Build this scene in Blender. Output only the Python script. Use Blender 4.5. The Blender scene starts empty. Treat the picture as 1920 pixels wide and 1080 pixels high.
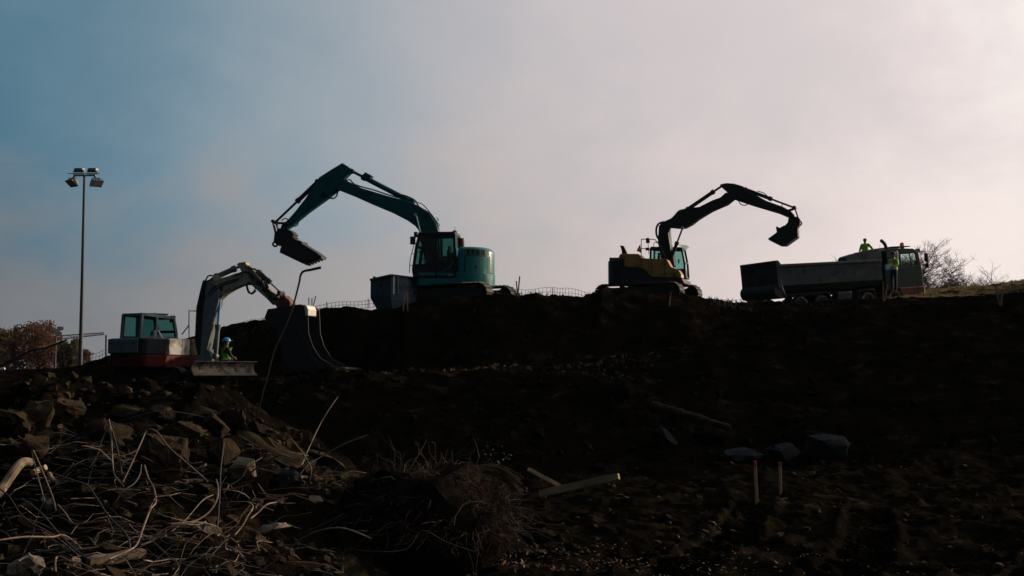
import bpy, bmesh, math, random
import numpy as np
from mathutils import Vector, Matrix, Quaternion

random.seed(7)
R = math.radians
scene = bpy.context.scene
COL = scene.collection

# ------------------------------------------------------------------ camera
FPX = 2400.0                      # focal length in pixels of the 1920 px wide photograph
EYE = Vector((0.0, 0.0, 2.0))
PITCH = math.atan2(160.0, FPX)
cam_d = bpy.data.cameras.new("camera")
cam = bpy.data.objects.new("camera", cam_d)
COL.objects.link(cam)
cam_d.sensor_width = 36.0
cam_d.lens = 36.0 * FPX / 1920.0
cam_d.clip_start = 0.1
cam_d.clip_end = 8000.0
cam.location = EYE
cam.rotation_euler = (math.pi / 2 + PITCH, 0, 0)
scene.camera = cam

# ------------------------------------------------------------------ sun, sky, exposure
SUN_AZ, SUN_EL = R(60.0), R(15.0)         # to the right of the view and beyond the scene
SUN = Vector((math.sin(SUN_AZ) * math.cos(SUN_EL), math.cos(SUN_AZ) * math.cos(SUN_EL), math.sin(SUN_EL)))
ld = bpy.data.lights.new("sun", 'SUN')
ld.energy = 4.0
ld.angle = R(0.6)
ld.color = (1.0, 0.80, 0.58)
lo = bpy.data.objects.new("sun", ld)
COL.objects.link(lo)
lo.rotation_euler = SUN.to_track_quat('Z', 'Y').to_euler()

world = bpy.data.worlds.new("World")
scene.world = world
world.use_nodes = True
nt = world.node_tree
N, L = nt.nodes, nt.links
N.clear()
def wn(t, **kw):
    n = N.new(t)
    for k, v in kw.items():
        setattr(n, k, v)
    return n
def wmath(op, a, b=None, c=None, clamp=False):
    n = wn('ShaderNodeMath', operation=op, use_clamp=clamp)
    for i, v in enumerate((a, b, c)):
        if v is None:
            continue
        if isinstance(v, (int, float)):
            n.inputs[i].default_value = v
        else:
            L.new(v, n.inputs[i])
    return n.outputs[0]
def wramp(fac, stops):
    n = wn('ShaderNodeValToRGB')
    n.color_ramp.interpolation = 'B_SPLINE'
    els = n.color_ramp.elements
    while len(els) < len(stops):
        els.new(0.5)
    for e, (p, c) in zip(els, stops):
        e.position = p
        e.color = (*c, 1)
    L.new(fac, n.inputs[0])
    return n.outputs[0]
def wmix(f, a, b):
    n = wn('ShaderNodeMix', data_type='RGBA')
    if isinstance(f, float):
        n.inputs[0].default_value = f
    else:
        L.new(f, n.inputs[0])
    L.new(a, n.inputs[6]); L.new(b, n.inputs[7])
    return n.outputs[2]
tc = wn('ShaderNodeTexCoord')
nrm = wn('ShaderNodeVectorMath', operation='NORMALIZE')
L.new(tc.outputs['Generated'], nrm.inputs[0])
dot = wn('ShaderNodeVectorMath', operation='DOT_PRODUCT')
L.new(nrm.outputs[0], dot.inputs[0])
dot.inputs[1].default_value = SUN
sep = wn('ShaderNodeSeparateXYZ')
L.new(nrm.outputs[0], sep.inputs[0])
def cloud(scale, sx, sy, sz, det=3.0, rough=0.5, loc=(0, 0, 0)):
    mp = wn('ShaderNodeMapping')
    L.new(nrm.outputs[0], mp.inputs[0])
    mp.inputs['Scale'].default_value = (sx, sy, sz)
    mp.inputs['Location'].default_value = loc
    n = wn('ShaderNodeTexNoise')
    n.inputs['Scale'].default_value = scale
    n.inputs['Detail'].default_value = det
    n.inputs['Roughness'].default_value = rough
    n.inputs['Distortion'].default_value = 0.25
    L.new(mp.outputs[0], n.inputs['Vector'])
    return n.outputs[0]
c_big = cloud(2.6, 1, 1, 1.7, 3.0, 0.5, (0.35, 0.1, 0.62))
c_fine = cloud(6.0, 1, 1, 1.6, 6.0, 0.6, (0.9, 0.4, 0.2))
# angle to the sun, 0 behind .. 1 at the sun, slightly broken by cloud
a0 = wmath('MULTIPLY_ADD', dot.outputs['Value'], 0.5, 0.5)
cl = wmath('ADD', wmath('SUBTRACT', c_big, 0.5), wmath('MULTIPLY', wmath('SUBTRACT', c_fine, 0.5), 0.9))
a1 = wmath('MULTIPLY_ADD', cl, 0.085, a0, clamp=True)
veil = wramp(a1, [(0.00, (0.016, 0.020, 0.027)), (0.33, (0.030, 0.036, 0.045)), (0.474, (0.078, 0.089, 0.105)), (0.57, (0.180, 0.199, 0.225)),
                  (0.66, (0.300, 0.300, 0.314)), (0.757, (0.560, 0.505, 0.500)), (0.824, (0.805, 0.685, 0.660)),
                  (0.902, (0.960, 0.850, 0.830)), (1.00, (1.6, 1.40, 1.26))])
blue = wramp(a1, [(0.00, (0.010, 0.021, 0.031)), (0.33, (0.018, 0.042, 0.062)), (0.474, (0.040, 0.098, 0.145)), (0.57, (0.044, 0.160, 0.250)),
                  (0.66, (0.235, 0.338, 0.408)), (0.757, (0.548, 0.518, 0.535)), (0.824, (0.705, 0.630, 0.634)),
                  (0.902, (0.785, 0.700, 0.700)), (1.00, (1.6, 1.42, 1.30))])
# haze veil hangs low, clear blue higher up
el = wmath('MULTIPLY_ADD', cl, -0.42, sep.outputs['Z'])
hi = wn('ShaderNodeMapRange', interpolation_type='SMOOTHSTEP')
L.new(el, hi.inputs[0])
hi.inputs[1].default_value = 0.075
hi.inputs[2].default_value = 0.245
sky_c = wmix(hi.outputs[0], veil, blue)
nish = wn('ShaderNodeTexSky', sky_type='NISHITA')
nish.sun_disc = False
nish.sun_elevation = SUN_EL
nish.sun_rotation = SUN_AZ
nish.air_density = 1.0
nish.dust_density = 2.0
bg1 = wn('ShaderNodeBackground'); L.new(nish.outputs[0], bg1.inputs[0]); bg1.inputs[1].default_value = 0.05
bg2 = wn('ShaderNodeBackground'); L.new(sky_c, bg2.inputs[0]); bg2.inputs[1].default_value = 1.0
ms = wn('ShaderNodeMixShader'); ms.inputs[0].default_value = 0.90
L.new(bg1.outputs[0], ms.inputs[1]); L.new(bg2.outputs[0], ms.inputs[2])
wo = wn('ShaderNodeOutputWorld')
L.new(ms.outputs[0], wo.inputs[0])

vs = scene.view_settings
vs.view_transform = 'Standard'
vs.look = 'None'
vs.exposure = 0.0
vs.gamma = 1.0
vs.use_curve_mapping = False
scene.render.engine = 'CYCLES'
scene.cycles.use_denoising = True
scene.cycles.max_bounces = 6
scene.cycles.transparent_max_bounces = 16
scene.cycles.volume_bounces = 0
HAZE = True

# ------------------------------------------------------------------ helpers
CP, SP = math.cos(PITCH), math.sin(PITCH)
def ray(px, py):
    a = (px - 960.0) / FPX
    b = -(py - 540.0) / FPX
    return Vector((a, CP - b * SP, SP + b * CP))
def at(px, py, y):
    """world point seen at a pixel of the photograph, at distance y in front of the viewer"""
    d = ray(px, py)
    return EYE + d * (y / d.y)

class Frame:
    """a thing's own axes: x forward, y left, z up; yaw from world +x"""
    def __init__(self, origin, yaw, pitch=0.0, roll=0.0):
        self.o = Vector(origin)
        self.m = Matrix.Rotation(yaw, 4, 'Z') @ Matrix.Rotation(-pitch, 4, 'Y') @ Matrix.Rotation(roll, 4, 'X')
        self.mw = Matrix.Translation(self.o) @ self.m
        self.inv = self.mw.inverted()
    def on(self, px, py, yl):
        e = self.inv @ EYE
        d = self.inv.to_3x3() @ ray(px, py)
        t = (yl - e.y) / d.y
        return e + d * t
    def prof(self, yl, pts):
        out = []
        for p in pts:
            v = self.on(p[0], p[1], yl)
            out.append((v.x, v.z))
        return out
    def path(self, yl, pts):
        return [self.on(p[0], p[1], yl) for p in pts]

def tag(o, label=None, cat=None, group=None, kind=None):
    if label: o["label"] = label
    if cat: o["category"] = cat
    if group: o["group"] = group
    if kind: o["kind"] = kind
    return o
def empty(name, loc=(0, 0, 0), mat=None):
    o = bpy.data.objects.new(name, None)
    o.empty_display_size = 0.3
    COL.objects.link(o)
    if mat is not None:
        o.matrix_world = mat
    else:
        o.location = loc
    return o

class MB:
    def __init__(self):
        self.v = []; self.f = []
    def add(self, vs_, fs):
        n = len(self.v)
        self.v.extend([tuple(p) for p in vs_])
        self.f.extend([tuple(i + n for i in f) for f in fs])
        return self
    def prism(self, poly, y0, y1, inset=None):
        n = len(poly)
        a = sum(poly[i][0] * poly[(i + 1) % n][1] - poly[(i + 1) % n][0] * poly[i][1] for i in range(n))
        if a < 0: poly = poly[::-1]
        vs_ = [(p[0], y0, p[1]) for p in poly] + [(p[0], y1, p[1]) for p in poly]
        fs = [tuple(range(n)), tuple(range(2 * n - 1, n - 1, -1))]
        fs += [(i, i + n, (i + 1) % n + n, (i + 1) % n) for i in range(n)]
        return self.add(vs_, fs)
    def prism_z(self, poly, z0, z1):
        n = len(poly)
        a = sum(poly[i][0] * poly[(i + 1) % n][1] - poly[(i + 1) % n][0] * poly[i][1] for i in range(n))
        if a < 0: poly = poly[::-1]
        vs_ = [(p[0], p[1], z0) for p in poly] + [(p[0], p[1], z1) for p in poly]
        fs = [tuple(range(n - 1, -1, -1)), tuple(range(n, 2 * n))]
        fs += [(i, (i + 1) % n, (i + 1) % n + n, i + n) for i in range(n)]
        return self.add(vs_, fs)
    def dome(self, plan, z0, z1, r, seg=5):
        """upright block with a rounded top edge of radius r"""
        n = len(plan)
        a = sum(plan[i][0] * plan[(i + 1) % n][1] - plan[(i + 1) % n][0] * plan[i][1] for i in range(n))
        if a < 0: plan = plan[::-1]
        cx = sum(p[0] for p in plan) / n; cy = sum(p[1] for p in plan) / n
        vs_, fs = [], []
        rings = [(0.0, z0)] + [(r * (1 - math.cos(math.pi / 2 * k / seg)), z1 - r + r * math.sin(math.pi / 2 * k / seg)) for k in range(seg + 1)]
        for (ins, z) in rings:
            for p in plan:
                d = math.hypot(p[0] - cx, p[1] - cy); f = max(0.0, (d - ins) / d)
                vs_.append((cx + (p[0] - cx) * f, cy + (p[1] - cy) * f, z))
        m = len(rings)
        for i in range(m - 1):
            for k in range(n):
                k2 = (k + 1) % n
                fs.append((i * n + k, i * n + k2, (i + 1) * n + k2, (i + 1) * n + k))
        fs.append(tuple(range(n - 1, -1, -1))); fs.append(tuple((m - 1) * n + k for k in range(n)))
        return self.add(vs_, fs)
    def box(self, c, s, rot=None):
        c = Vector(c); hx, hy, hz = s[0] / 2, s[1] / 2, s[2] / 2
        vs_ = []
        for x, y, z in ((-1, -1, -1), (1, -1, -1), (1, 1, -1), (-1, 1, -1), (-1, -1, 1), (1, -1, 1), (1, 1, 1), (-1, 1, 1)):
            p = Vector((x * hx, y * hy, z * hz))
            if rot is not None: p = rot @ p
            vs_.append(c + p)
        return self.add(vs_, [(0, 3, 2, 1), (4, 5, 6, 7), (0, 1, 5, 4), (1, 2, 6, 5), (2, 3, 7, 6), (3, 0, 4, 7)])
    def beam(self, p0, p1, w, h, up=(0, 0, 1)):
        p0, p1 = Vector(p0), Vector(p1)
        x = (p1 - p0).normalized()
        u = Vector(up)
        y = u.cross(x)
        if y.length < 1e-4: y = Vector((0, 1, 0)).cross(x)
        y.normalize(); z = x.cross(y)
        rot = Matrix((x, y, z)).transposed()
        return self.box((p0 + p1) / 2, ((p1 - p0).length, w, h), rot)
    def tube(self, pts, r, n=8, cap=True):
        pts = [Vector(p) for p in pts]
        m = len(pts)
        rr = r if isinstance(r, (list, tuple)) else [r] * m
        vs_, fs = [], []
        ref = None
        for i, p in enumerate(pts):
            t = (pts[min(i + 1, m - 1)] - pts[max(i - 1, 0)])
            t = t.normalized() if t.length > 1e-9 else Vector((0, 0, 1))
            if ref is None:
                ref = t.orthogonal().normalized()
            else:
                ref = (ref - t * ref.dot(t))
                ref = ref.normalized() if ref.length > 1e-6 else t.orthogonal().normalized()
            b = t.cross(ref)
            for k in range(n):
                a = 2 * math.pi * k / n
                vs_.append(p + (ref * math.cos(a) + b * math.sin(a)) * rr[i])
        for i in range(m - 1):
            for k in range(n):
                k2 = (k + 1) % n
                fs.append((i * n + k, i * n + k2, (i + 1) * n + k2, (i + 1) * n + k))
        if cap:
            fs.append(tuple(range(n - 1, -1, -1)))
            fs.append(tuple((m - 1) * n + k for k in range(n)))
        return self.add(vs_, fs)
    def cyl(self, p0, p1, r, n=14):
        return self.tube([p0, p1], r, n)
    def ball(self, c, r, n=10, m=7):
        c = Vector(c)
        rx, ry, rz = (r, r, r) if isinstance(r, (int, float)) else r
        vs_ = [c + Vector((0, 0, rz))]
        for i in range(1, m):
            a = math.pi * i / m
            for k in range(n):
                b = 2 * math.pi * k / n
                vs_.append(c + Vector((rx * math.sin(a) * math.cos(b), ry * math.sin(a) * math.sin(b), rz * math.cos(a))))
        vs_.append(c - Vector((0, 0, rz)))
        fs = [(0, 1 + k, 1 + (k + 1) % n) for k in range(n)]
        for i in range(m - 2):
            for k in range(n):
                a = 1 + i * n + k; b = 1 + i * n + (k + 1) % n
                fs.append((a, a + n, b + n, b))
        last = len(vs_) - 1
        fs += [(last, 1 + (m - 2) * n + (k + 1) % n, 1 + (m - 2) * n + k) for k in range(n)]
        return self.add(vs_, fs)
    def build(self, name, mat, parent=None, bevel=0.0, smooth=35, mw=None):
        me = bpy.data.meshes.new(name)
        me.from_pydata(self.v, [], self.f)
        me.update()
        if smooth:
            me.polygons.foreach_set('use_smooth', [True] * len(me.polygons))
            me.set_sharp_from_angle(angle=R(smooth))
        o = bpy.data.objects.new(name, me)
        COL.objects.link(o)
        if mat is not None: me.materials.append(mat)
        if parent is not None: o.parent = parent
        if mw is not None: o.matrix_world = mw
        if bevel:
            b = o.modifiers.new('bevel', 'BEVEL')
            b.width = bevel; b.segments = 2; b.limit_method = 'ANGLE'; b.angle_limit = R(40)
            b.harden_normals = False
            wn_ = o.modifiers.new('weighted', 'WEIGHTED_NORMAL'); wn_.keep_sharp = True; wn_.weight = 90
        return o

def smooth_path(pts, sub=5):
    pts = [Vector(p) for p in pts]
    if len(pts) < 3: return pts
    out = []
    for i in range(len(pts) - 1):
        p0 = pts[max(i - 1, 0)]; p1 = pts[i]; p2 = pts[i + 1]; p3 = pts[min(i + 2, len(pts) - 1)]
        for k in range(sub):
            t = k / sub
            out.append(0.5 * ((2 * p1) + (-p0 + p2) * t + (2 * p0 - 5 * p1 + 4 * p2 - p3) * t * t + (-p0 + 3 * p1 - 3 * p2 + p3) * t ** 3))
    out.append(pts[-1])
    return out

# ------------------------------------------------------------------ materials
MATS = {}
def mat(name, col, rough=0.6, metal=0.0, var=0.25, scale=6.0, bump=0.0, bscale=30.0, dirt=None, dirt_amt=0.5, spec=0.5, dirt_scale=2.2, coat=0.0):
    m = bpy.data.materials.new(name)
    m.use_nodes = True
    t = m.node_tree; n = t.nodes; l = t.links
    b = n['Principled BSDF']
    tcn = n.new('ShaderNodeTexCoord')
    nz = n.new('ShaderNodeTexNoise')
    nz.inputs['Scale'].default_value = scale
    nz.inputs['Detail'].default_value = 6
    l.new(tcn.outputs['Object'], nz.inputs['Vector'])
    rp = n.new('ShaderNodeMapRange')
    rp.inputs[1].default_value = 0.3; rp.inputs[2].default_value = 0.7
    rp.inputs[3].default_value = 1 - var; rp.inputs[4].default_value = 1 + var
    l.new(nz.outputs[0], rp.inputs[0])
    mul = n.new('ShaderNodeMix'); mul.data_type = 'RGBA'; mul.blend_type = 'MULTIPLY'
    mul.inputs[0].default_value = 1.0
    mul.inputs[6].default_value = (*col, 1)
    l.new(rp.outputs[0], mul.inputs[7])
    out = mul.outputs[2]
    if dirt is not None:
        nd = n.new('ShaderNodeTexNoise')
        nd.inputs['Scale'].default_value = dirt_scale
        nd.inputs['Detail'].default_value = 8
        nd.inputs['Roughness'].default_value = 0.65
        l.new(tcn.outputs['Object'], nd.inputs['Vector'])
        rd = n.new('ShaderNodeMapRange')
        rd.inputs[1].default_value = 0.62 - 0.3 * dirt_amt; rd.inputs[2].default_value = 0.78 - 0.2 * dirt_amt
        l.new(nd.outputs[0], rd.inputs[0])
        mx = n.new('ShaderNodeMix'); mx.data_type = 'RGBA'
        l.new(rd.outputs[0], mx.inputs[0])
        l.new(out, mx.inputs[6])
        mx.inputs[7].default_value = (*dirt, 1)
        out = mx.outputs[2]
        rr = n.new('ShaderNodeMapRange')
        l.new(rd.outputs[0], rr.inputs[0])
        rr.inputs[3].default_value = rough; rr.inputs[4].default_value = 0.9
        l.new(rr.outputs[0], b.inputs['Roughness'])
    else:
        b.inputs['Roughness'].default_value = rough
    l.new(out, b.inputs['Base Color'])
    b.inputs['Metallic'].default_value = metal
    b.inputs['Specular IOR Level'].default_value = spec
    b.inputs['Coat Weight'].default_value = coat
    b.inputs['Coat Roughness'].default_value = 0.12
    if bump > 0:
        nb = n.new('ShaderNodeTexNoise')
        nb.inputs['Scale'].default_value = bscale
        nb.inputs['Detail'].default_value = 8
        nb.inputs['Roughness'].default_value = 0.65
        l.new(tcn.outputs['Object'], nb.inputs['Vector'])
        bp = n.new('ShaderNodeBump')
        bp.inputs['Strength'].default_value = bump
        bp.inputs['Distance'].default_value = 0.05
        l.new(nb.outputs[0], bp.inputs['Height'])
        l.new(bp.outputs[0], b.inputs['Normal'])
    MATS[name] = m
    return m
def glass_mat(name, tint, refl=0.08):
    m = bpy.data.materials.new(name); m.use_nodes = True
    t = m.node_tree; n = t.nodes; l = t.links
    n.remove(n['Principled BSDF'])
    tr = n.new('ShaderNodeBsdfTransparent'); tr.inputs[0].default_value = (*tint, 1)
    gl = n.new('ShaderNodeBsdfGlossy'); gl.inputs['Roughness'].default_value = 0.04
    gl.inputs[0].default_value = (0.8, 0.9, 0.9, 1)
    lw = n.new('ShaderNodeLayerWeight'); lw.inputs[0].default_value = 0.5
    pw = n.new('ShaderNodeMath'); pw.operation = 'POWER'; l.new(lw.outputs['Facing'], pw.inputs[0]); pw.inputs[1].default_value = 4.0
    fr = n.new('ShaderNodeMath'); fr.operation = 'MULTIPLY_ADD'; l.new(pw.outputs[0], fr.inputs[0]); fr.inputs[1].default_value = 0.5; fr.inputs[2].default_value = 0.04
    mx = n.new('ShaderNodeMixShader')
    l.new(fr.outputs[0], mx.inputs[0]); l.new(tr.outputs[0], mx.inputs[1]); l.new(gl.outputs[0], mx.inputs[2])
    l.new(mx.outputs[0], n['Material Output'].inputs[0])
    MATS[name] = m
    return m
MUD = (0.035, 0.026, 0.018)
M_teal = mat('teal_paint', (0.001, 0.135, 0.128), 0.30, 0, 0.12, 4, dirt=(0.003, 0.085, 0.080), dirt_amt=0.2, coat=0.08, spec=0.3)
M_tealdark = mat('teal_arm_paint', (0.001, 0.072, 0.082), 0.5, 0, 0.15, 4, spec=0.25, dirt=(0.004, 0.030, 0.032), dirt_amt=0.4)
M_yellow = mat('yellow_paint', (0.42, 0.20, 0.036), 0.42, 0, 0.12, 4, dirt=(0.08, 0.055, 0.03), dirt_amt=0.35)
M_dark = mat('charcoal_paint', (0.022, 0.023, 0.026), 0.6, 0, 0.2, 5, spec=0.3, dirt=MUD, dirt_amt=0.4)
M_black = mat('black_rubber', (0.012, 0.012, 0.013), 0.6, 0, 0.2, 9, spec=0.25)
M_steel = mat('worn_steel', (0.016, 0.014, 0.013), 0.65, 0.1, 0.3, 5, bump=0.2, bscale=20, dirt=(0.022, 0.015, 0.010), dirt_amt=0.6)
M_chrome = mat('chrome_rod', (0.55, 0.56, 0.58), 0.14, 1.0, 0.05)
M_track = mat('muddy_track', (0.040, 0.032, 0.024), 0.75, 0.1, 0.4, 9, bump=0.5, bscale=25, dirt=(0.10, 0.075, 0.045), dirt_amt=0.5)
M_white = mat('white_paint', (0.52, 0.50, 0.45), 0.5, 0, 0.12, 5, dirt=(0.12, 0.085, 0.045), dirt_amt=0.55)
M_greypanel = mat('grey_paint', (0.13, 0.145, 0.15), 0.5, 0, 0.12, 5, dirt=(0.07, 0.06, 0.045), dirt_amt=0.3)
M_brown = mat('mud_covered_panel', (0.15, 0.095, 0.045), 0.85, 0, 0.35, 6, bump=0.3, bscale=18)
M_red = mat('red_paint', (0.10, 0.007, 0.007), 0.5, 0, 0.2, 5, dirt=(0.022, 0.010, 0.008), dirt_amt=0.45, spec=0.15)
M_cream = mat('cream_arm_paint', (0.34, 0.28, 0.19), 0.55, 0, 0.18, 6, dirt=(0.05, 0.036, 0.022), dirt_amt=0.6, dirt_scale=3)
M_rustred = mat('rusty_red_steel', (0.14, 0.047, 0.025), 0.7, 0.1, 0.35, 8, bump=0.3, dirt=(0.05, 0.03, 0.02), dirt_amt=0.6)
M_blade = mat('polished_blade_steel', (0.46, 0.34, 0.24), 0.45, 0.25, 0.35, 5, bump=0.35, bscale=9, dirt=(0.05, 0.033, 0.02), dirt_amt=0.75, dirt_scale=3.5)
M_truckgrey = mat('grey_tipper_paint', (0.036, 0.046, 0.050), 0.7, 0.0, 0.2, 3, spec=0.25, dirt=(0.020, 0.022, 0.022), dirt_amt=0.4)
M_truckdark = mat('dark_tailgate_paint', (0.034, 0.037, 0.034), 0.75, 0.0, 0.25, 3, dirt=(0.03, 0.025, 0.018), dirt_amt=0.5)
M_truckgreen = mat('dark_green_cab_paint', (0.006, 0.030, 0.024), 0.5, 0, 0.15, 4, dirt=(0.010, 0.018, 0.014), dirt_amt=0.25, coat=0.0, spec=0.12)
M_orange = mat('orange_beacon', (0.80, 0.20, 0.02), 0.3, 0, 0.1)
M_flagred = mat('red_flag_cloth', (0.55, 0.02, 0.025), 0.8, 0, 0.15)
M_flagwhite = mat('white_flag_cloth', (0.75, 0.73, 0.70), 0.8, 0, 0.1)
M_skip = mat('blue_skip_paint', (0.045, 0.085, 0.115), 0.6, 0.1, 0.3, 4, dirt=(0.06, 0.035, 0.022), dirt_amt=0.55)
M_galv = mat('galvanised_steel', (0.23, 0.25, 0.26), 0.5, 0.5, 0.12, 6)
M_lampbody = mat('lamp_housing', (0.10, 0.10, 0.10), 0.5, 0.3, 0.15)
M_lampskirt = mat('lamp_reflector', (0.62, 0.57, 0.50), 0.4, 0.2, 0.1)
M_wood = mat('raw_wood', (0.27, 0.165, 0.085), 0.85, 0, 0.3, 9, bump=0.15, spec=0.2)
M_woodold = mat('weathered_board', (0.13, 0.085, 0.05), 0.9, 0, 0.35, 7, bump=0.3, dirt=MUD, dirt_amt=0.5)
M_stakered = mat('red_stake_paint', (0.20, 0.020, 0.010), 0.7, 0, 0.25)
M_rebar = mat('rusty_rebar', (0.15, 0.098, 0.060), 0.6, 0.2, 0.4, 14, dirt=(0.10, 0.05, 0.025), dirt_amt=0.5, dirt_scale=9)
M_wire = mat('dark_wire', (0.022, 0.016, 0.012), 0.5, 0.4, 0.4, 10)
M_pipe = mat('pale_plastic_pipe', (0.30, 0.205, 0.12), 0.8, 0, 0.2, 8, dirt=(0.08, 0.055, 0.03), dirt_amt=0.4)
M_pole = mat('dark_mast_paint', (0.035, 0.042, 0.048), 0.6, 0.0, 0.15, 6)
M_net = mat('fence_net', (0.10, 0.085, 0.075), 0.7)
M_rock = mat('broken_concrete', (0.22, 0.18, 0.135), 0.9, 0, 0.3, 7, spec=0.1, bump=0.7, bscale=18, dirt=(0.06, 0.043, 0.028), dirt_amt=0.65, dirt_scale=3)
M_clod = mat('earth_clod', (0.055, 0.037, 0.020), 0.95, 0, 0.4, 9, bump=1.0, bscale=22, dirt=(0.012, 0.008, 0.0055), dirt_amt=0.6, dirt_scale=5, spec=0.05)
M_blueslab = mat('blue_grey_stone', (0.016, 0.020, 0.023), 0.95, 0, 0.3, 6, spec=0.05, bump=0.5, bscale=15, dirt=(0.03, 0.025, 0.02), dirt_amt=0.5)
M_root = mat('dry_root', (0.040, 0.024, 0.016), 0.9, 0, 0.5, 10, spec=0.15)
M_leaf = mat('dead_leaf', (0.13, 0.08, 0.035), 0.6, 0, 0.6, 3)
M_straw = mat('dry_grass', (0.13, 0.098, 0.05), 0.9, 0, 0.5, 2)
M_autumn = mat('autumn_foliage', (0.120, 0.050, 0.026), 0.8, 0, 0.6, 0.35)
M_autumn2 = mat('brown_green_foliage', (0.085, 0.055, 0.022), 0.8, 0, 0.6, 0.35)
M_bark = mat('bark', (0.055, 0.042, 0.032), 0.9, 0, 0.3, 8, bump=0.4)
M_greybark = mat('grey_bark', (0.10, 0.085, 0.072), 0.9, 0, 0.3, 8)
M_vest = mat('lime_hi_vis', (0.40, 0.72, 0.02), 0.7, 0, 0.12, 9)
M_vestgreen = mat('green_hi_vis', (0.10, 0.34, 0.03), 0.8, 0, 0.12, 9, spec=0.1)
M_vestorange = mat('orange_hi_vis', (0.75, 0.17, 0.02), 0.7, 0, 0.12, 9)
M_reflect = mat('reflective_tape', (0.65, 0.66, 0.62), 0.35, 0.3, 0.05)
M_trouser = mat('dark_blue_trousers', (0.010, 0.016, 0.040), 0.85, 0, 0.3, 9)
M_skin = mat('skin', (0.30, 0.16, 0.10), 0.6, 0, 0.1, 9)
M_hair = mat('dark_hair', (0.014, 0.010, 0.008), 0.7, 0, 0.3, 30)
M_darkcloth = mat('dark_sleeve', (0.016, 0.016, 0.020), 0.85, 0, 0.2, 9)
M_bluehat = mat('blue_hard_hat', (0.04, 0.33, 0.62), 0.3, 0, 0.05)
M_bluefolder = mat('blue_folder', (0.10, 0.36, 0.62), 0.6, 0, 0.15)
M_shirt = mat('pale_shirt', (0.60, 0.55, 0.50), 0.8, 0, 0.1)
def translucent(m, amt):
    t = m.node_tree; n = t.nodes; l = t.links
    b = n['Principled BSDF']; src = b.inputs['Base Color'].links[0].from_socket
    tl = n.new('ShaderNodeBsdfTranslucent'); l.new(src, tl.inputs[0])
    mx = n.new('ShaderNodeMixShader'); mx.inputs[0].default_value = amt
    l.new(b.outputs[0], mx.inputs[1]); l.new(tl.outputs[0], mx.inputs[2])
    l.new(mx.outputs[0], n['Material Output'].inputs[0])
for m_ in (M_flagred, M_orange, M_leaf, M_autumn, M_autumn2, M_straw): translucent(m_, 0.5)
G_cab = glass_mat('tinted_cab_glass', (0.40, 0.60, 0.58))
G_truck = glass_mat('clear_truck_glass', (0.80, 0.90, 0.86))
G_yel = glass_mat('pale_green_cab_glass', (0.68, 0.84, 0.81))
G_white = glass_mat('green_cab_glass', (0.45, 0.66, 0.64))
# ------------------------------------------------------------------ terrain
def _hash(ix, iy, seed):
    h = (ix.astype(np.int64) * 374761393 + iy.astype(np.int64) * 668265263 + seed * 974634777) & 0xFFFFFFFF
    h = ((h ^ (h >> 13)) * 1274126177) & 0xFFFFFFFF
    h = h ^ (h >> 16)
    return (h & 0xFFFFFF) / float(0xFFFFFF)
def vnoise(x, y, seed=0):
    x0 = np.floor(x); y0 = np.floor(y)
    fx = x - x0; fy = y - y0
    fx = fx * fx * fx * (fx * (fx * 6 - 15) + 10); fy = fy * fy * fy * (fy * (fy * 6 - 15) + 10)
    a = _hash(x0, y0, seed); b = _hash(x0 + 1, y0, seed); c = _hash(x0, y0 + 1, seed); d = _hash(x0 + 1, y0 + 1, seed)
    return (a * (1 - fx) + b * fx) * (1 - fy) + (c * (1 - fx) + d * fx) * fy
def fbm(x, y, seed=0, octv=4, gain=0.5):
    s = 0; a = 1.0; t = 0
    for o in range(octv):
        s = s + a * (vnoise(x, y, seed + o) - 0.5); t += a
        x, y = x * 2.03 + 17.3 * o, y * 2.01 + 5.1 * o
        a *= gain
    return s / t * 2
def sstep(a, b, x):
    t = np.clip((x - a) / (b - a), 0, 1)
    return t * t * (3 - 2 * t)

CREST = [(-900, 692, 60), (0, 694, 58), (100, 690, 58), (150, 684, 58), (200, 669, 57), (215, 664, 56), (300, 650, 55), (400, 632, 54.5),
         (420, 623, 54.5), (440, 613, 54.5), (480, 604, 54), (510, 598, 54), (560, 586, 53.5), (590, 580, 53), (620, 575, 52.5),
         (650, 573, 52), (700, 578, 52), (740, 577, 52), (760, 568, 52), (800, 561, 52), (900, 556, 52),
         (950, 553, 52), (970, 556, 52), (1005, 552, 52), (1060, 554, 52), (1090, 557, 52), (1108, 551, 52.5),
         (1118, 544, 52.5), (1128, 539, 52.5), (1150, 540, 53), (1200, 545, 53), (1260, 551, 53), (1290, 554, 53), (1333, 562, 53.5),
         (1350, 566, 54), (1400, 571, 54), (1500, 567, 54), (1600, 562, 54), (1660, 558, 54), (1700, 558, 54), (1800, 560, 54),
         (1920, 559, 54), (2900, 545, 54)]
FIELD = [(-900, 692), (1500, 580), (1600, 562), (1660, 557), (1680, 553), (1740, 548), (1800, 543), (1850, 539), (1870, 536), (1900, 533), (1930, 526), (2400, 500), (2900, 495)]
CPX = np.array([c[0] for c in CREST], float)
CY = np.array([c[2] for c in CREST], float)
CZ = np.array([at(*c).z for c in CREST])
FPXK = np.array([c[0] for c in FIELD], float)
FZ = np.array([at(c[0], c[1], 76).z for c in FIELD])
HEAP = [(-900, 1.35), (0, 1.50), (60, 1.66), (130, 1.56), (200, 1.58), (300, 1.55), (400, 1.56), (440, 1.46), (500, 1.28), (560, 1.05), (640, 0.80), (700, 0.45), (780, 0.1), (900, 0.0)]
HPX = np.array([h[0] for h in HEAP], float); HZ = np.array([h[1] for h in HEAP])

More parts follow.
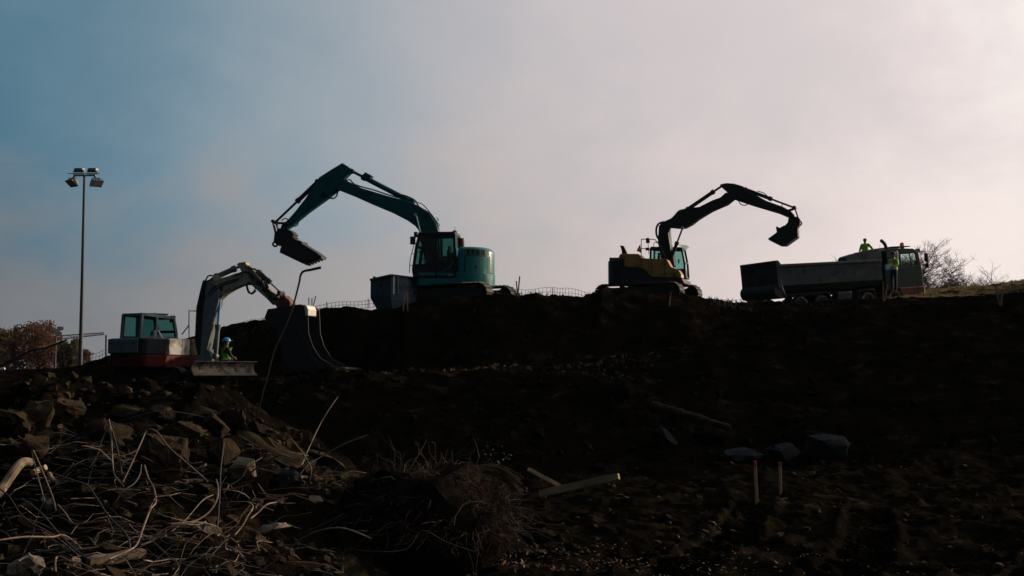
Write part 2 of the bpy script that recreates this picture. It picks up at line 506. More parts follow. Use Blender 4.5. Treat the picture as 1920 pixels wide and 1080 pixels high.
def terrain(x, y):
    x = np.asarray(x, float); y = np.asarray(y, float)
    px = 960 + FPX * x / np.maximum(y, 6.0)
    ip = lambda k, v: np.interp(px, k, v)
    cy = ip(CPX, CY); cz = ip(CPX, CZ)
    toe = ip([500, 640], [24, 28]); zt = ip([500, 640], [0.30, 0.22])
    zb1 = ip([440, 600, 1190, 1300, 1500, 1920], [1.40, 1.90, 2.10, 2.10, 2.3, 2.4])
    zb2 = ip([440, 540, 620, 1190, 1300, 1500, 1920], [1.52, 1.72, 1.95, 2.4, 2.8, 3.2, 3.3])
    zp = ip([-900, 150, 420, 600, 700, 760, 860, 1000, 1090, 1130, 1340, 1400, 1600, 1680, 2900],
            [2.2, 2.2, 4.0, 4.60, 4.60, 4.80, 4.9, 4.95, 4.95, 5.25, 5.1, 4.70, 4.95, 5.25, 6.0])
    zf = np.where(px < 1560, np.interp(px, [-900, 150, 420, 700, 1500], [0.6, 0.6, 2.5, 4.2, 5.0]), ip(FPXK, FZ))
    ks = [(np.full_like(y, -60.), np.zeros_like(y)), (np.full_like(y, 7.), np.zeros_like(y)), (toe, zt), (np.full_like(y, 40.), zb1),
          (ip([420, 480, 680, 760], [46.5, 49.2, 49.2, 46.5]), zb2), (cy, cz), (cy + 2.2, zp), (np.full_like(y, 76.), zf), (np.full_like(y, 120.), np.minimum(zf * 0.7, 3.5)),
          (np.full_like(y, 190.), np.full_like(y, 0.0)), (np.full_like(y, 4000.), np.full_like(y, -6.0))]
    z = np.zeros_like(y)
    for (ya, za), (yb, zb) in zip(ks[:-1], ks[1:]):
        t = np.clip((y - ya) / np.maximum(yb - ya, 1e-3), 0, 1)
        t = 0.6 * t + 0.4 * t * t * (3 - 2 * t)
        z = np.where((y >= ya) & (y < yb), za + (zb - za) * t, z)
    # rubble heap at the near left
    hz = ip(HPX, HZ)
    prof = sstep(6.0, 9.0, y) * 0.32 + sstep(8.8, 14.6, y) * 0.68
    prof = prof * (1 - sstep(15.2, 20.0, y))
    z = z + hz * prof
    # smaller swells on the right-hand slope, plus a tall unseen hill added for shade
    def blob(bx, by, rx, ry, h):
        return h * np.exp(-(((x - bx) / rx) ** 2 + ((y - by) / ry) ** 2))
    z = z + blob(12.5, 47.5, 3.6, 2.6, 0.5) + blob(18.5, 47.5, 4.0, 2.6, 0.45) + blob(38.0, 52.0, 8.0, 10.0, 14.0) + blob(7.0, 41, 4.0, 2.0, 0.35) + blob(3.0, 33, 3.5, 2.6, 0.35)
    # noise
    mid = sstep(16, 30, y)
    near_crest = np.exp(-((y - cy) / 3.0) ** 2)
    beyond = sstep(0, 4, y - cy)
    left = 1 - sstep(600, 760, px)
    n1 = fbm(x / 4.2, y / 4.2, 3, 4)
    n2 = fbm(x / 1.1, y / 1.1, 11, 4)
    n3 = fbm(x / 0.34, y / 0.34, 23, 3)
    ridge = 1 - np.abs(fbm(x / 0.9, y / 0.9, 41, 3)) * 2.2
    z = z + n1 * (0.10 + 0.38 * mid) * (1 - 0.75 * near_crest) * (1 - 0.85 * beyond)
    z = z + n2 * (0.085 + 0.10 * mid + 0.26 * left * prof) * (1 - 0.45 * near_crest) * (1 - 0.75 * beyond)
    z = z + n3 * (0.075 + 0.09 * left * prof) * (1 - 0.5 * beyond)
    z = z + np.maximum(ridge - 0.55, 0) * 0.16 * (1 - mid) * (1 - 0.5 * left)
    z = z + (n2 * 0.16 + n3 * 0.05) * beyond * sstep(1600, 1700, px) * (1 - sstep(78, 90, y))
    # caterpillar tracks pressed into the near mud on the right
    fg = sstep(7.5, 9, y) * (1 - sstep(18, 21, y))
    for (tx0, ty0, tx1, ty1, w) in ((1.35, 12.0, 3.9, 19.5, 0.30), (2.75, 11.6, 5.1, 18.2, 0.30), (4.8, 12.0, 8.2, 19.0, 0.28)):
        dx, dy = tx1 - tx0, ty1 - ty0
        ln = math.hypot(dx, dy)
        al = ((x - tx0) * dx + (y - ty0) * dy) / ln
        ac = (-(x - tx0) * dy + (y - ty0) * dx) / ln + 0.18 * np.sin(al * 0.55)
        inside = (1 - sstep(w * 0.75, w, np.abs(ac))) * sstep(-1.5, -0.5, al) * (1 - sstep(ln - 1, ln + 0.5, al))
        lug = np.abs(((al / 0.19) % 1.0) - 0.5) * 2
        rim = np.exp(-((np.abs(ac) - w * 1.15) / 0.07) ** 2) * sstep(-1.5, -0.5, al) * (1 - sstep(ln - 1, ln + 0.5, al))
        z = z - fg * inside * (0.13 - 0.11 * sstep(0.45, 0.8, lug)) + fg * rim * 0.07 * (0.6 + n2)
    return z
def tz(x, y):
    return float(terrain(np.array([x]), np.array([y]))[0])

us = np.concatenate([np.linspace(-3.2, -0.48, 60)[:-1], np.linspace(-0.48, 0.48, 760), np.linspace(0.48, 3.2, 60)[1:]])
ys = np.concatenate([np.linspace(-60, 5, 14)[:-1], np.linspace(5, 8, 22)[:-1], np.linspace(8, 24, 420)[:-1], np.linspace(24, 42, 190)[:-1],
                     np.linspace(42, 64, 170)[:-1], np.linspace(64, 90, 70)[:-1], np.geomspace(90, 4000, 40)])
U, Y = np.meshgrid(us, ys)
X = U * np.maximum(Y, 6.0)
Z = terrain(X, Y)
nr, nc = X.shape
co = np.stack([X.ravel(), Y.ravel(), Z.ravel()], 1).astype(np.float32)
idx = np.arange(nr * nc).reshape(nr, nc)
quads = np.stack([idx[:-1, :-1].ravel(), idx[:-1, 1:].ravel(), idx[1:, 1:].ravel(), idx[1:, :-1].ravel()], 1).astype(np.int32)
me = bpy.data.meshes.new("ground")
me.vertices.add(len(co)); me.vertices.foreach_set('co', co.ravel())
me.loops.add(quads.size); me.loops.foreach_set('vertex_index', quads.ravel())
me.polygons.add(len(quads)); me.polygons.foreach_set('loop_start', np.arange(0, quads.size, 4, dtype=np.int32))
me.update(calc_edges=True)
me.polygons.foreach_set('use_smooth', np.ones(len(quads), dtype=bool))
ground = bpy.data.objects.new("ground", me)
COL.objects.link(ground)
tag(ground, "dark churned earth slope of the building site", None, None, "structure")

def soil_material():
    m = bpy.data.materials.new('churned_soil'); m.use_nodes = True
    t = m.node_tree; n = t.nodes; l = t.links
    b = n['Principled BSDF']
    tcn = n.new('ShaderNodeTexCoord')
    def noise(sc, det=6, rough=0.6):
        q = n.new('ShaderNodeTexNoise'); q.inputs['Scale'].default_value = sc
        q.inputs['Detail'].default_value = det; q.inputs['Roughness'].default_value = rough
        l.new(tcn.outputs['Object'], q.inputs['Vector']); return q.outputs[0]
    def ramp(f, stops):
        r = n.new('ShaderNodeValToRGB'); e = r.color_ramp.elements
        while len(e) < len(stops): e.new(0.5)
        for el_, (p, c) in zip(e, stops): el_.position = p; el_.color = (*c, 1)
        l.new(f, r.inputs[0]); return r.outputs[0]
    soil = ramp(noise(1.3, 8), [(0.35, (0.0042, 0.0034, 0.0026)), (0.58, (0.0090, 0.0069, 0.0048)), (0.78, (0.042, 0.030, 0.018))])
    dry = ramp(noise(1.7, 8, 0.7), [(0.36, (0.005, 0.004, 0.003)), (0.56, (0.012, 0.009, 0.006)), (0.74, (0.060, 0.043, 0.026))])  # sunlit look of the near mud, put into a lighter soil colour
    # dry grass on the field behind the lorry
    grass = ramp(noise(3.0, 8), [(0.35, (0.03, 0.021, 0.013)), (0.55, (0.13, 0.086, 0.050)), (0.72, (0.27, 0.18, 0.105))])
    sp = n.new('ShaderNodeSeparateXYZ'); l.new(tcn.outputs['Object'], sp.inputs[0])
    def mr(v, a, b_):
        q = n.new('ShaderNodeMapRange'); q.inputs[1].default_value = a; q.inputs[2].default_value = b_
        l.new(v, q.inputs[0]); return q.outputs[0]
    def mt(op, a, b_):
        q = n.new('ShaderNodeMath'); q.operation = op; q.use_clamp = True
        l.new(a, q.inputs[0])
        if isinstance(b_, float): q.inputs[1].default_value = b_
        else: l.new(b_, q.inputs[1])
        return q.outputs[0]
    near = mt('MULTIPLY', mr(sp.outputs[1], 25.0, 20.5), mr(noise(0.9, 6), 0.30, 0.48))  # keeps the painted sunlit tone to the near ground, broken by noise
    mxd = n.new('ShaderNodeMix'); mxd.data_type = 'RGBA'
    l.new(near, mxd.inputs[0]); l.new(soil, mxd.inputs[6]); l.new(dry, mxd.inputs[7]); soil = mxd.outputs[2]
    msk = mt('MULTIPLY', mr(sp.outputs[1], 56.5, 59.0), mr(sp.outputs[0], 14.0, 17.0))
    msk = mt('MULTIPLY', msk, mr(noise(0.7, 6), 0.36, 0.52))
    mx = n.new('ShaderNodeMix'); mx.data_type = 'RGBA'
    l.new(msk, mx.inputs[0]); l.new(soil, mx.inputs[6]); l.new(grass, mx.inputs[7])
    l.new(mx.outputs[2], b.inputs['Base Color'])
    b.inputs['Roughness'].default_value = 0.95
    b.inputs['Specular IOR Level'].default_value = 0.0
    h1 = noise(6.0, 8, 0.7); h2 = noise(28.0, 6, 0.7)
    ad = n.new('ShaderNodeMath'); ad.operation = 'MULTIPLY_ADD'
    l.new(h2, ad.inputs[0]); ad.inputs[1].default_value = 0.25; l.new(h1, ad.inputs[2])
    bp = n.new('ShaderNodeBump'); bp.inputs['Strength'].default_value = 0.9; bp.inputs['Distance'].default_value = 0.16
    l.new(ad.outputs[0], bp.inputs['Height']); l.new(bp.outputs[0], b.inputs['Normal'])
    return m
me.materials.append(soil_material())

# ------------------------------------------------------------------ excavator building blocks
def track_set(parent, M, length, height, width, gauge, shoe=0.19, mt_shoe=None):
    """two crawler tracks under matrix M (x along the tracks)"""
    r = height / 2
    straight = length - 2 * r
    per = 2 * straight + 2 * math.pi * r
    ns = int(per / shoe)
    def pos(s):
        s %= per
        if s < straight: return (-straight / 2 + s, height - 0.0, 0.0)
        s -= straight
        if s < math.pi * r:
            a = s / r
            return (straight / 2 + r * math.sin(a), r + r * math.cos(a), a)
        s -= math.pi * r
        if s < straight: return (straight / 2 - s, 0.0, math.pi)
        s -= straight
        a = s / r
        return (-straight / 2 - r * math.sin(a), r - r * math.cos(a), math.pi + a)
    for side in (-1, 1):
        yc = side * gauge / 2
        mb = MB()
        for i in range(ns):
            x, z, a = pos(i * per / ns)
            rot = Matrix.Rotation(a, 3, 'Y')
            mb.box((x, yc, z), (shoe * 0.90, width, 0.035), rot)
            mb.box(Vector((x, yc, z)) + rot @ Vector((-shoe * 0.3, 0, 0.03)), (0.025, width, 0.04), rot)
            mb.box(Vector((x, yc, z)) + rot @ Vector((0, 0, -0.05)), (shoe * 0.75, width * 0.3, 0.06), rot)
        o = mb.build('track_shoes', MATS['muddy_track'] if mt_shoe is None else mt_shoe, parent, smooth=0)
        o["kind"] = "stuff"
        o.matrix_local = M
        fr = MB()
        fr.prism([(-straight / 2, 0.18), (straight / 2, 0.18), (straight / 2 + 0.1, height * 0.5), (straight / 2 - 0.15, height - 0.16), (-straight / 2 + 0.15, height - 0.16), (-straight / 2 - 0.1, height * 0.5)], yc - width * 0.22, yc + width * 0.22)
        for k in range(7):
            xx = -straight / 2 + 0.15 + k * (straight - 0.3) / 6
            fr.cyl((xx, yc - width * 0.34, 0.14), (xx, yc + width * 0.34, 0.14), 0.10, 10)
        for k in (-0.25, 0.25):
            fr.cyl((k * straight, yc - width * 0.3, height - 0.12), (k * straight, yc + width * 0.3, height - 0.12), 0.07, 10)
        f = fr.build('track_frame', M_steel, parent, bevel=0.01)
        f.matrix_local = M
        for sx, nm in ((-1, 'drive_sprocket'), (1, 'idler_wheel')):
            w = MB()
            w.cyl((sx * straight / 2, yc - width * 0.18, r), (sx * straight / 2, yc + width * 0.18, r), r - 0.07, 20)
            w.cyl((sx * straight / 2, yc - width * 0.30, r), (sx * straight / 2, yc + width * 0.30, r), r * 0.45, 14)
            q = w.build(nm, M_steel, parent); q.matrix_local = M
    cf = MB()
    cf.prism_z([(-1.0, -gauge / 2), (-0.5, -0.5), (0.5, -0.5), (1.0, -gauge / 2), (1.0, gauge / 2), (0.5, 0.5), (-0.5, 0.5), (-1.0, gauge / 2)], height * 0.45, height * 0.85)
    cf.cyl((0, 0, height * 0.8), (0, 0, height + 0.14), 0.62, 28)
    c = cf.build('carbody', M_steel, parent, bevel=0.01); c.matrix_local = M

def cylinder_part(parent, p0, p1, frac, r, name='hydraulic_cylinder', body_mat=None, rod_mat=None):
    """barrel from p0 over frac of the way, chrome rod to p1"""
    p0, p1 = Vector(p0), Vector(p1)
    q = p0.lerp(p1, frac)
    mb = MB()
    mb.cyl(p0, q, r, 14)
    d = (p1 - p0).normalized()
    mb.cyl(q - d * 0.10, q + d * 0.07, r * 1.28, 14)
    mb.cyl(p0 - Vector((0, r * 1.2, 0)), p0 + Vector((0, r * 1.2, 0)), r * 1.15, 12)
    o = mb.build(name, body_mat or M_dark, parent)
    rb = MB()
    rb.cyl(q, p1, r * 0.55, 12)
    rb.cyl(p1 - Vector((0, r * 1.2, 0)), p1 + Vector((0, r * 1.2, 0)), r * 0.9, 12)
    rb.build('piston_rod', rod_mat or M_chrome, o)
    return o
def hose(parent, pts, r=0.028, name='hydraulic_hose', m=None, sub=5):
    return MB().tube(smooth_path(pts, sub), r, 6).build(name, m or M_black, parent)

def cab_part(parent, prof, y0, y1, m_frame, m_panel, glass, sill, post=0.055, mids=(), roof_over=0.03, roof_t=0.07, driver_seat=True, name='cab'):
    """prof: (x,z) outline of the cab side, clockwise from the lower rear: rear-bottom, rear-top, front-top, (front mid..), front-bottom"""
    zb = min(p[1] for p in prof); zt = max(p[1] for p in prof)
    n = len(prof)
    fr = MB()
    for yy in (y0, y1):
        for i in range(n):
            a, b = prof[i], prof[(i + 1) % n]
            fr.beam((a[0], yy, a[1]), (b[0], yy, b[1]), post * 1.6, post * 1.6, up=(0, 1, 0))
        for p in prof:
            fr.ball((p[0], yy, p[1]), post * 0.9, 8, 6)
        for (a, b) in mids:
            fr.beam((a[0], yy, a[1]), (b[0], yy, b[1]), post * 1.3, post * 1.8, up=(0, 1, 0))
    for p in prof:
        fr.beam((p[0], y0, p[1]), (p[0], y1, p[1]), post * 1.4, post * 1.4)
    cab = fr.build(name, m_frame, parent, bevel=0.012)
    # roof
    top = sorted([p for p in prof if p[1] > zt - 0.25], key=lambda p: p[0])
    xa, xb = top[0][0], top[-1][0]
    za, zc = top[0][1], top[-1][1]
    MB().prism([(xa - roof_over, za), (xb + roof_over, zc), (xb + roof_over * 0.5, zc + roof_t), (xa - roof_over * 0.2, za + roof_t)], y0 - roof_over, y1 + roof_over).build('roof', m_frame, cab, bevel=0.025)
    # lower panels (below the sill) and panes above
    def clip(poly, zc_, above):
        out = []
        m_ = len(poly)
        for i in range(m_):
            a, b = poly[i], poly[(i + 1) % m_]
            ina = (a[1] >= zc_) == above or a[1] == zc_
            inb = (b[1] >= zc_) == above or b[1] == zc_
            if ina: out.append(a)
            if ina != inb:
                t = (zc_ - a[1]) / (b[1] - a[1])
                out.append((a[0] + t * (b[0] - a[0]), zc_))
        return out
    lo_ = clip(prof, sill, False); up_ = clip(prof, sill, True)
    cx = sum(p[0] for p in up_) / len(up_); cz_ = sum(p[1] for p in up_) / len(up_)
    sh = [(cx + (p[0] - cx) * 0.97, cz_ + (p[1] - cz_) * 0.97) for p in up_]
    for yy in (y0, y1):
        if len(lo_) > 2:
            MB().prism(lo_, yy - 0.02, yy + 0.02).build('side_panel', m_panel, cab)
        MB().prism(sh, yy - 0.006, yy + 0.006).build('side_window', glass, cab, smooth=0)
        fr2 = MB(); xs = [p[0] for p in up_]
        fr2.beam((min(xs), yy, sill), (max(xs), yy, sill), post * 1.2, post * 1.2, up=(0, 1, 0))
        fr2.build('window_sill', m_frame, cab)
    for nm, sgn in (('front_window', 1), ('rear_window', -1)):
        e = [p for p in prof]
        edge = []
        for i in range(n):
            a, b = prof[i], prof[(i + 1) % n]
            if abs(a[0] - b[0]) < 0.7 * abs(a[1] - b[1]):
                mx_ = (a[0] + b[0]) / 2
                if (mx_ - cx) * sgn > 0: edge.append((a, b))
        mb = MB()
        for a, b in edge:
            lo2, hi2 = (a, b) if a[1] < b[1] else (b, a)
            if hi2[1] <= sill and sgn < 0: continue
            if sgn < 0 and lo2[1] < sill:
                t = (sill - lo2[1]) / (hi2[1] - lo2[1])
                lo2 = (lo2[0] + t * (hi2[0] - lo2[0]), sill)
            mb.add([(lo2[0], y0, lo2[1]), (hi2[0], y0, hi2[1]), (hi2[0], y1, hi2[1]), (lo2[0], y1, lo2[1])], [(0, 1, 2, 3)])
        if mb.v:
            mb.build(nm, glass, cab, smooth=0)
    MB().box(((xa + xb) / 2, (y0 + y1) / 2, zb + 0.03), (abs(xb - xa) * 1.0, abs(y1 - y0), 0.06)).build('cab_floor', M_dark, cab)
    if driver_seat:
        s = MB()
        ym = (y0 + y1) / 2; xm = xa + (xb - xa) * 0.38
        s.box((xm, ym, zb + 0.45), (0.5, 0.5, 0.14)); s.box((xm - 0.25, ym, zb + 0.82), (0.13, 0.48, 0.72))
        s.box((xm - 0.27, ym, zb + 1.25), (0.10, 0.28, 0.2)); s.box((xm, ym, zb + 0.22), (0.35, 0.4, 0.4))
        s.build('driver_seat', M_black, cab, bevel=0.03)
        c2 = MB()
        for yy in (ym - 0.34, ym + 0.34):
            c2.box((xm + 0.12, yy, zb + 0.62), (0.5, 0.12, 0.12)); c2.cyl((xm + 0.3, yy, zb + 0.65), (xm + 0.33, yy, zb + 0.9), 0.022, 8); c2.ball((xm + 0.33, yy, zb + 0.92), 0.04, 8, 6)
            c2.build('control_console', M_black, cab); c2 = MB()
        MB().box((xb - 0.18, ym - 0.32, zb + 0.85), (0.06, 0.16, 0.22)).build('display_screen', M_black, cab)
    return cab

# ================================================================== TEAL EXCAVATOR (faces left)
T = Frame((at(852, 567, 55.2).x, 55.2, 4.90), R(180 - 10))
teal = empty('crawler_excavator', mat=T.mw)
tag(teal, "teal tracked excavator with its arm raised over a skip on the ridge", "excavator", "excavators working on the site")
track_set(teal, Matrix.Rotation(R(-16), 4, 'Z'), 4.6, 0.86, 0.6, 2.3)
YC = 1.28     # near (left) flank
# upper frame and skirt
sk = T.prof(YC, [(776, 511), (776, 526), (782, 532), (905, 535), (914, 530), (917, 511)])
zs0 = min(p[1] for p in sk); zs1 = max(p[1] for p in sk)
xf = max(p[0] for p in sk); xr = min(p[0] for p in sk)
def round_plan(xf, xr, w, nose=0.25, rad=1.15, seg=9):
    pts = [(xf, -w + nose), (xf - nose, -w)]
    cxr = xr + rad
    for k in range(seg + 1):
        a = math.pi * 1.5 - (math.pi) * k / seg
        pts.append((cxr + rad * math.cos(a), (w) * math.sin(a)))
    pts += [(xf - nose, w), (xf, w - nose)]
    return pts
MB().prism_z(round_plan(xf, xr, YC, 0.2, 1.15, 14), zs0, zs1).build('house_frame', M_teal, teal, bevel=0.05)
up = T.prof(YC, [(858, 463), (906, 463), (915, 511), (858, 511)])
zh = max(p[1] for p in up)
xh = T.on(858, 480, YC).x
cw_plan = [p for p in round_plan(xh, xr + 0.02, YC - 0.03, 0.02, 1.12, 16)]
cw = MB().dome(cw_plan, zs1 + 0.004, zh + 0.03, 0.26).build('engine_housing', M_teal, teal, smooth=50)
# far side hood in front of the boom
MB().box((0.55, -0.78, (zs1 + zh) / 2 - 0.1), (1.7, 0.9, zh - zs1 - 0.22)).build('tool_box', M_teal, teal, bevel=0.06)
# door and louvres on the curved rear quarter, following the curve
def curve_patch(px0, px1, py0, py1, off, seg=8, rad=1.12, w=YC - 0.03):
    x0, z1 = T.prof(YC, [(px0, py0)])[0]; x1, z0 = T.prof(YC, [(px1, py1)])[0]
    cxr = xr + 0.02 + rad
    pts = []
    for k in range(seg + 1):
        xx = x0 + (x1 - x0) * k / seg
        if xx >= cxr: yy = w
        else:
            c = max(-0.999, (xx - cxr) / rad); yy = w * math.sqrt(1 - c * c)
        pts.append((xx, yy + off))
    return pts, z0, z1
def patch(name, px0, px1, py0, py1, off, m, thick=0.03, parent=teal, bevel=0.008):
    pts, z0, z1 = curve_patch(px0, px1, py0, py1, 0)
    poly = [(p[0], p[1] - 0.02) for p in pts] + [(p[0] - 0.0, p[1] + off) for p in pts[::-1]]
    return MB().prism_z(poly, z0, z1).build(name, m, parent, bevel=bevel)
patch('door_gap', 870.5, 912.2, 478.6, 513.4, 0.004, M_black, parent=cw, bevel=0)
dr = patch('service_door', 872.5, 910, 480.5, 511.5, 0.022, M_teal, parent=cw, bevel=0.012)
patch('door_latch', 890, 893, 497, 503, 0.035, M_black, parent=dr, bevel=0.004)
patch('vent_recess', 872, 911, 467, 476.5, 0.006, M_black, parent=cw, bevel=0)
for k in range(5):
    patch('vent_slat', 872.5 + 8 * k, 874.5 + 8 * k, 467.2, 476, 0.02, M_teal, parent=cw, bevel=0)
# plain plate where faint white lettering sits on the skirt
pl = T.prof(YC + 0.012, [(841, 514), (853, 514), (853, 517.5), (841, 517.5)])
for k in range(5):
    a = pl[0][0] + (pl[1][0] - pl[0][0]) * (k / 5.0)
    MB().box((a - 0.02, YC + 0.006, (pl[0][1] + pl[2][1]) / 2), (0.035, 0.012, 0.05)).build('decal_letter', M_white, teal)
# cab, near side
cy0, cy1 = 0.26, 1.24
cp = T.prof(cy1, [(854, 519), (852, 440), (787, 441), (781, 462), (775, 505), (777, 519)])
cabt = cab_part(teal, cp, cy0, cy1, M_black, M_dark, G_cab, T.on(800, 497, cy1).z, post=0.07,
                mids=((T.prof(cy1, [(818, 441)])[0], T.prof(cy1, [(819, 519)])[0]),), roof_t=0.13, roof_over=0.06)
# rear lower quarter of the cab is a dark panel with a teal sweep
pq = T.prof(cy1 + 0.03, [(822, 519), (853, 519), (853, 470), (846, 476), (838, 497), (822, 512)])
MB().prism(pq, cy1 + 0.01, cy1 + 0.035).build('cab_rear_panel', M_dark, cabt)
sw = T.path(cy1 + 0.05, [(820, 514), (832, 508), (843, 500), (851, 489)])
MB().tube(smooth_path(sw), 0.028, 6).build('trim_sweep', M_teal, cabt)
# steering column / bars behind the glass
bb = MB()
for a, b in (((794, 452), (806, 480)), ((800, 450), (812, 476)), ((796, 470), (811, 470)), ((785, 470), (800, 500))):
    bb.cyl(T.on(*a, 0.75), T.on(*b, 0.75), 0.02, 6)
bb.build('inner_guard_bar', M_black, cabt)
# front guard
g = MB()
for yy in (0.3, 0.6, 0.9, 1.2):
    ps = [p + Vector((0.1, 0, 0)) for p in T.path(yy, [(783, 450), (778, 468), (773, 490), (772, 512)])]
    g.tube(smooth_path(ps), 0.018, 6)
for a in ((781, 456), (776, 475), (773, 497)):
    p = T.on(*a, 1.2) + Vector((0.09, 0, 0)); g.cyl(p, (p.x, 0.3, p.z), 0.015, 6)
g.build('front_guard', M_black, cabt)
mr_ = MB()
p = T.on(774, 451, 1.25); mr_.box(p, (0.22, 0.10, 0.34), Matrix.Rotation(R(25), 3, 'Z')); mr_.cyl(p + Vector((0, 0, 0.15)), T.on(787, 444, 1.2), 0.02, 6)
mr_.build('mirror', M_black, teal, bevel=0.02)
p = T.on(780.5, 440, 0.8); MB().box(p, (0.14, 0.3, 0.22)).cyl(p, p + Vector((-0.3, 0, -0.1)), 0.03, 6).build('work_light', M_black, teal, bevel=0.02)
p = T.on(853, 437, 1.0); MB().box(p, (0.14, 0.3, 0.2)).cyl(p, p + Vector((0, 0, 0.28)), 0.012, 6).build('rear_work_light', M_black, teal, bevel=0.02)
# exhaust
ex = T.path(0.2, [(866, 465), (866, 455), (865, 447)])
MB().tube(ex, [0.12, 0.11, 0.11], 12).build('exhaust_stack', M_rustred, teal)
p = T.on(860.5, 458, 0.6); MB().cyl(p, p + Vector((0, 0, -0.3)), 0.012, 6).build('antenna', M_black, teal)
p = T.on(911.5, 471, 0.4); MB().ball(p, 0.07).build('rear_camera', M_black, teal)
hb = MB()
hb.box(((xh + xr) / 2 + 0.25, -0.2, zh + 0.03), (0.7, 1.0, 0.05)); hb.build('engine_hood', M_teal, teal, bevel=0.02)
# boom, stick, bucket
B0 = -0.12
boom = T.prof(B0, [(649, 338), (681, 354), (727, 368), (767, 378), (789, 388), (807, 401), (819, 418), (824, 434), (828, 474), (826, 500), (815, 503), (806, 492), (795, 450), (786, 431), (781, 425), (767, 415), (738, 400), (695, 382), (664, 368), (636, 357), (631, 350), (636, 341)])
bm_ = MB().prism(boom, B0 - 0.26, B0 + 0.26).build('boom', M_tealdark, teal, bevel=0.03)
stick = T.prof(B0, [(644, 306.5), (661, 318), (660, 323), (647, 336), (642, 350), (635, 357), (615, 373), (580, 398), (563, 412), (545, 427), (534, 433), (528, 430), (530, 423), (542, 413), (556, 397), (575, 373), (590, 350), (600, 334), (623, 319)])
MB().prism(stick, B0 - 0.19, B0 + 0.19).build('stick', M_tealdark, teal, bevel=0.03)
e1 = T.on(660, 321, B0); e2 = T.on(772, 381, B0) + Vector((0, 0, 0.05))
cyl_s = cylinder_part(teal, e2, e1, 0.80, 0.115, 'stick_cylinder', M_tealdark, M_steel)
p = T.on(690, 333, B0); MB().box(p + Vector((0, 0, 0.03)), (0.36, 0.34, 0.26), Matrix.Rotation(R(-28), 3, 'Y')).build('valve_box', M_tealdark, cyl_s, bevel=0.02)
cyl_b = cylinder_part(teal, T.on(596, 343, B0) + Vector((0, 0, 0.05)), T.on(516, 417, B0), 0.47, 0.10, 'bucket_cylinder', M_dark, M_steel)
for yy in (B0 + 0.33, B0 - 0.33):
    c_ = cylinder_part(teal, T.on(800, 485, yy), T.on(780, 403, yy), 0.45, 0.085, 'boom_cylinder', M_tealdark)
lk = MB()
for s in (-0.22, 0.22):
    lk.beam(T.on(515, 416, B0) + Vector((0, s, 0)), T.on(521, 442, B0) + Vector((0, s, 0)), 0.05, 0.17, up=(0, 1, 0))
    lk.beam(T.on(516, 418, B0) + Vector((0, s, 0)), T.on(541, 419, B0) + Vector((0, s, 0)), 0.05, 0.13, up=(0, 1, 0))
for a in ((515, 416), (521, 442), (541, 420)):
    q = T.on(*a, B0); lk.cyl(q - Vector((0, 0.28, 0)), q + Vector((0, 0.28, 0)), 0.075, 12)
lk.build('bucket_linkage', M_steel, teal)
hd = T.prof(B0, [(519, 439), (527, 429), (543, 431), (550, 434), (556, 441), (553, 443), (556, 446), (549, 449), (537, 463), (523, 461), (517, 454)])
qc = MB().prism(hd, B0 - 0.3, B0 + 0.3).build('tilt_coupler', M_steel, teal, bevel=0.02)
rg = T.path(B0, [(519, 453), (513, 455), (512, 459), (516, 462), (520, 460)])
MB().tube(smooth_path(rg), 0.045, 8).build('lifting_hook', M_steel, qc)
bk = T.prof(B0, [(532, 466), (530, 475), (574, 496), (608, 482), (596, 473), (573, 459), (571, 454), (562, 452), (552, 446), (540, 455)])
bucket = MB().prism(bk, B0 - 0.42, B0 + 0.42).build('bucket', M_steel, teal, bevel=0.02)
te0, te1 = T.on(574, 496, B0), T.on(608, 482, B0)
for k in range(6):
    q = te0.lerp(te1, (k + 0.5) / 6)
    d = (te1 - te0).normalized(); nrm_ = Vector((-d.z, 0, d.x))
    if nrm_.z > 0: nrm_ = -nrm_
    mbt = MB(); a_, b_ = q - d * 0.05, q + d * 0.05
    mbt.prism([(a_.x, a_.z), (b_.x, b_.z), (q.x + d.x * 0.025 + nrm_.x * 0.07, q.z + d.z * 0.025 + nrm_.z * 0.07), (q.x - d.x * 0.025 + nrm_.x * 0.07, q.z - d.z * 0.025 + nrm_.z * 0.07)], B0 - 0.35, B0 + 0.35)
    mbt.build('bucket_tooth', M_steel, bucket)
for off, yy in ((0, 0.12), (0.0, -0.14)):
    hose(teal, T.path(B0 + yy, [(647, 339), (656, 337), (664, 345), (681, 351), (700, 356), (727, 365), (752, 372)]), 0.03)
hose(teal, T.path(B0 + 0.1, [(700, 343), (725, 357), (746, 365), (757, 366), (772, 372), (780, 378), (786, 388), (800, 396), (810, 404), (818, 416), (822, 430)]), 0.032)
hose(teal, T.path(B0, [(766, 377), (790, 382), (805, 397), (815, 410), (822, 425)]), 0.02)
hose(teal, T.path(B0 + 0.2, [(634, 357), (630, 369), (622, 372), (612, 368), (606, 360)]), 0.035)
hose(teal, T.path(B0 + 0.2, [(560, 412), (558, 421), (552, 424), (545, 420)]), 0.03)
hose(teal, T.path(B0 - 0.1, [(528, 414), (533, 410), (539, 411), (542, 417)]), 0.025)
hose(teal, T.path(B0 + 0.2, [(818, 408), (822, 412), (819, 416), (824, 422), (820, 426)]), 0.018)
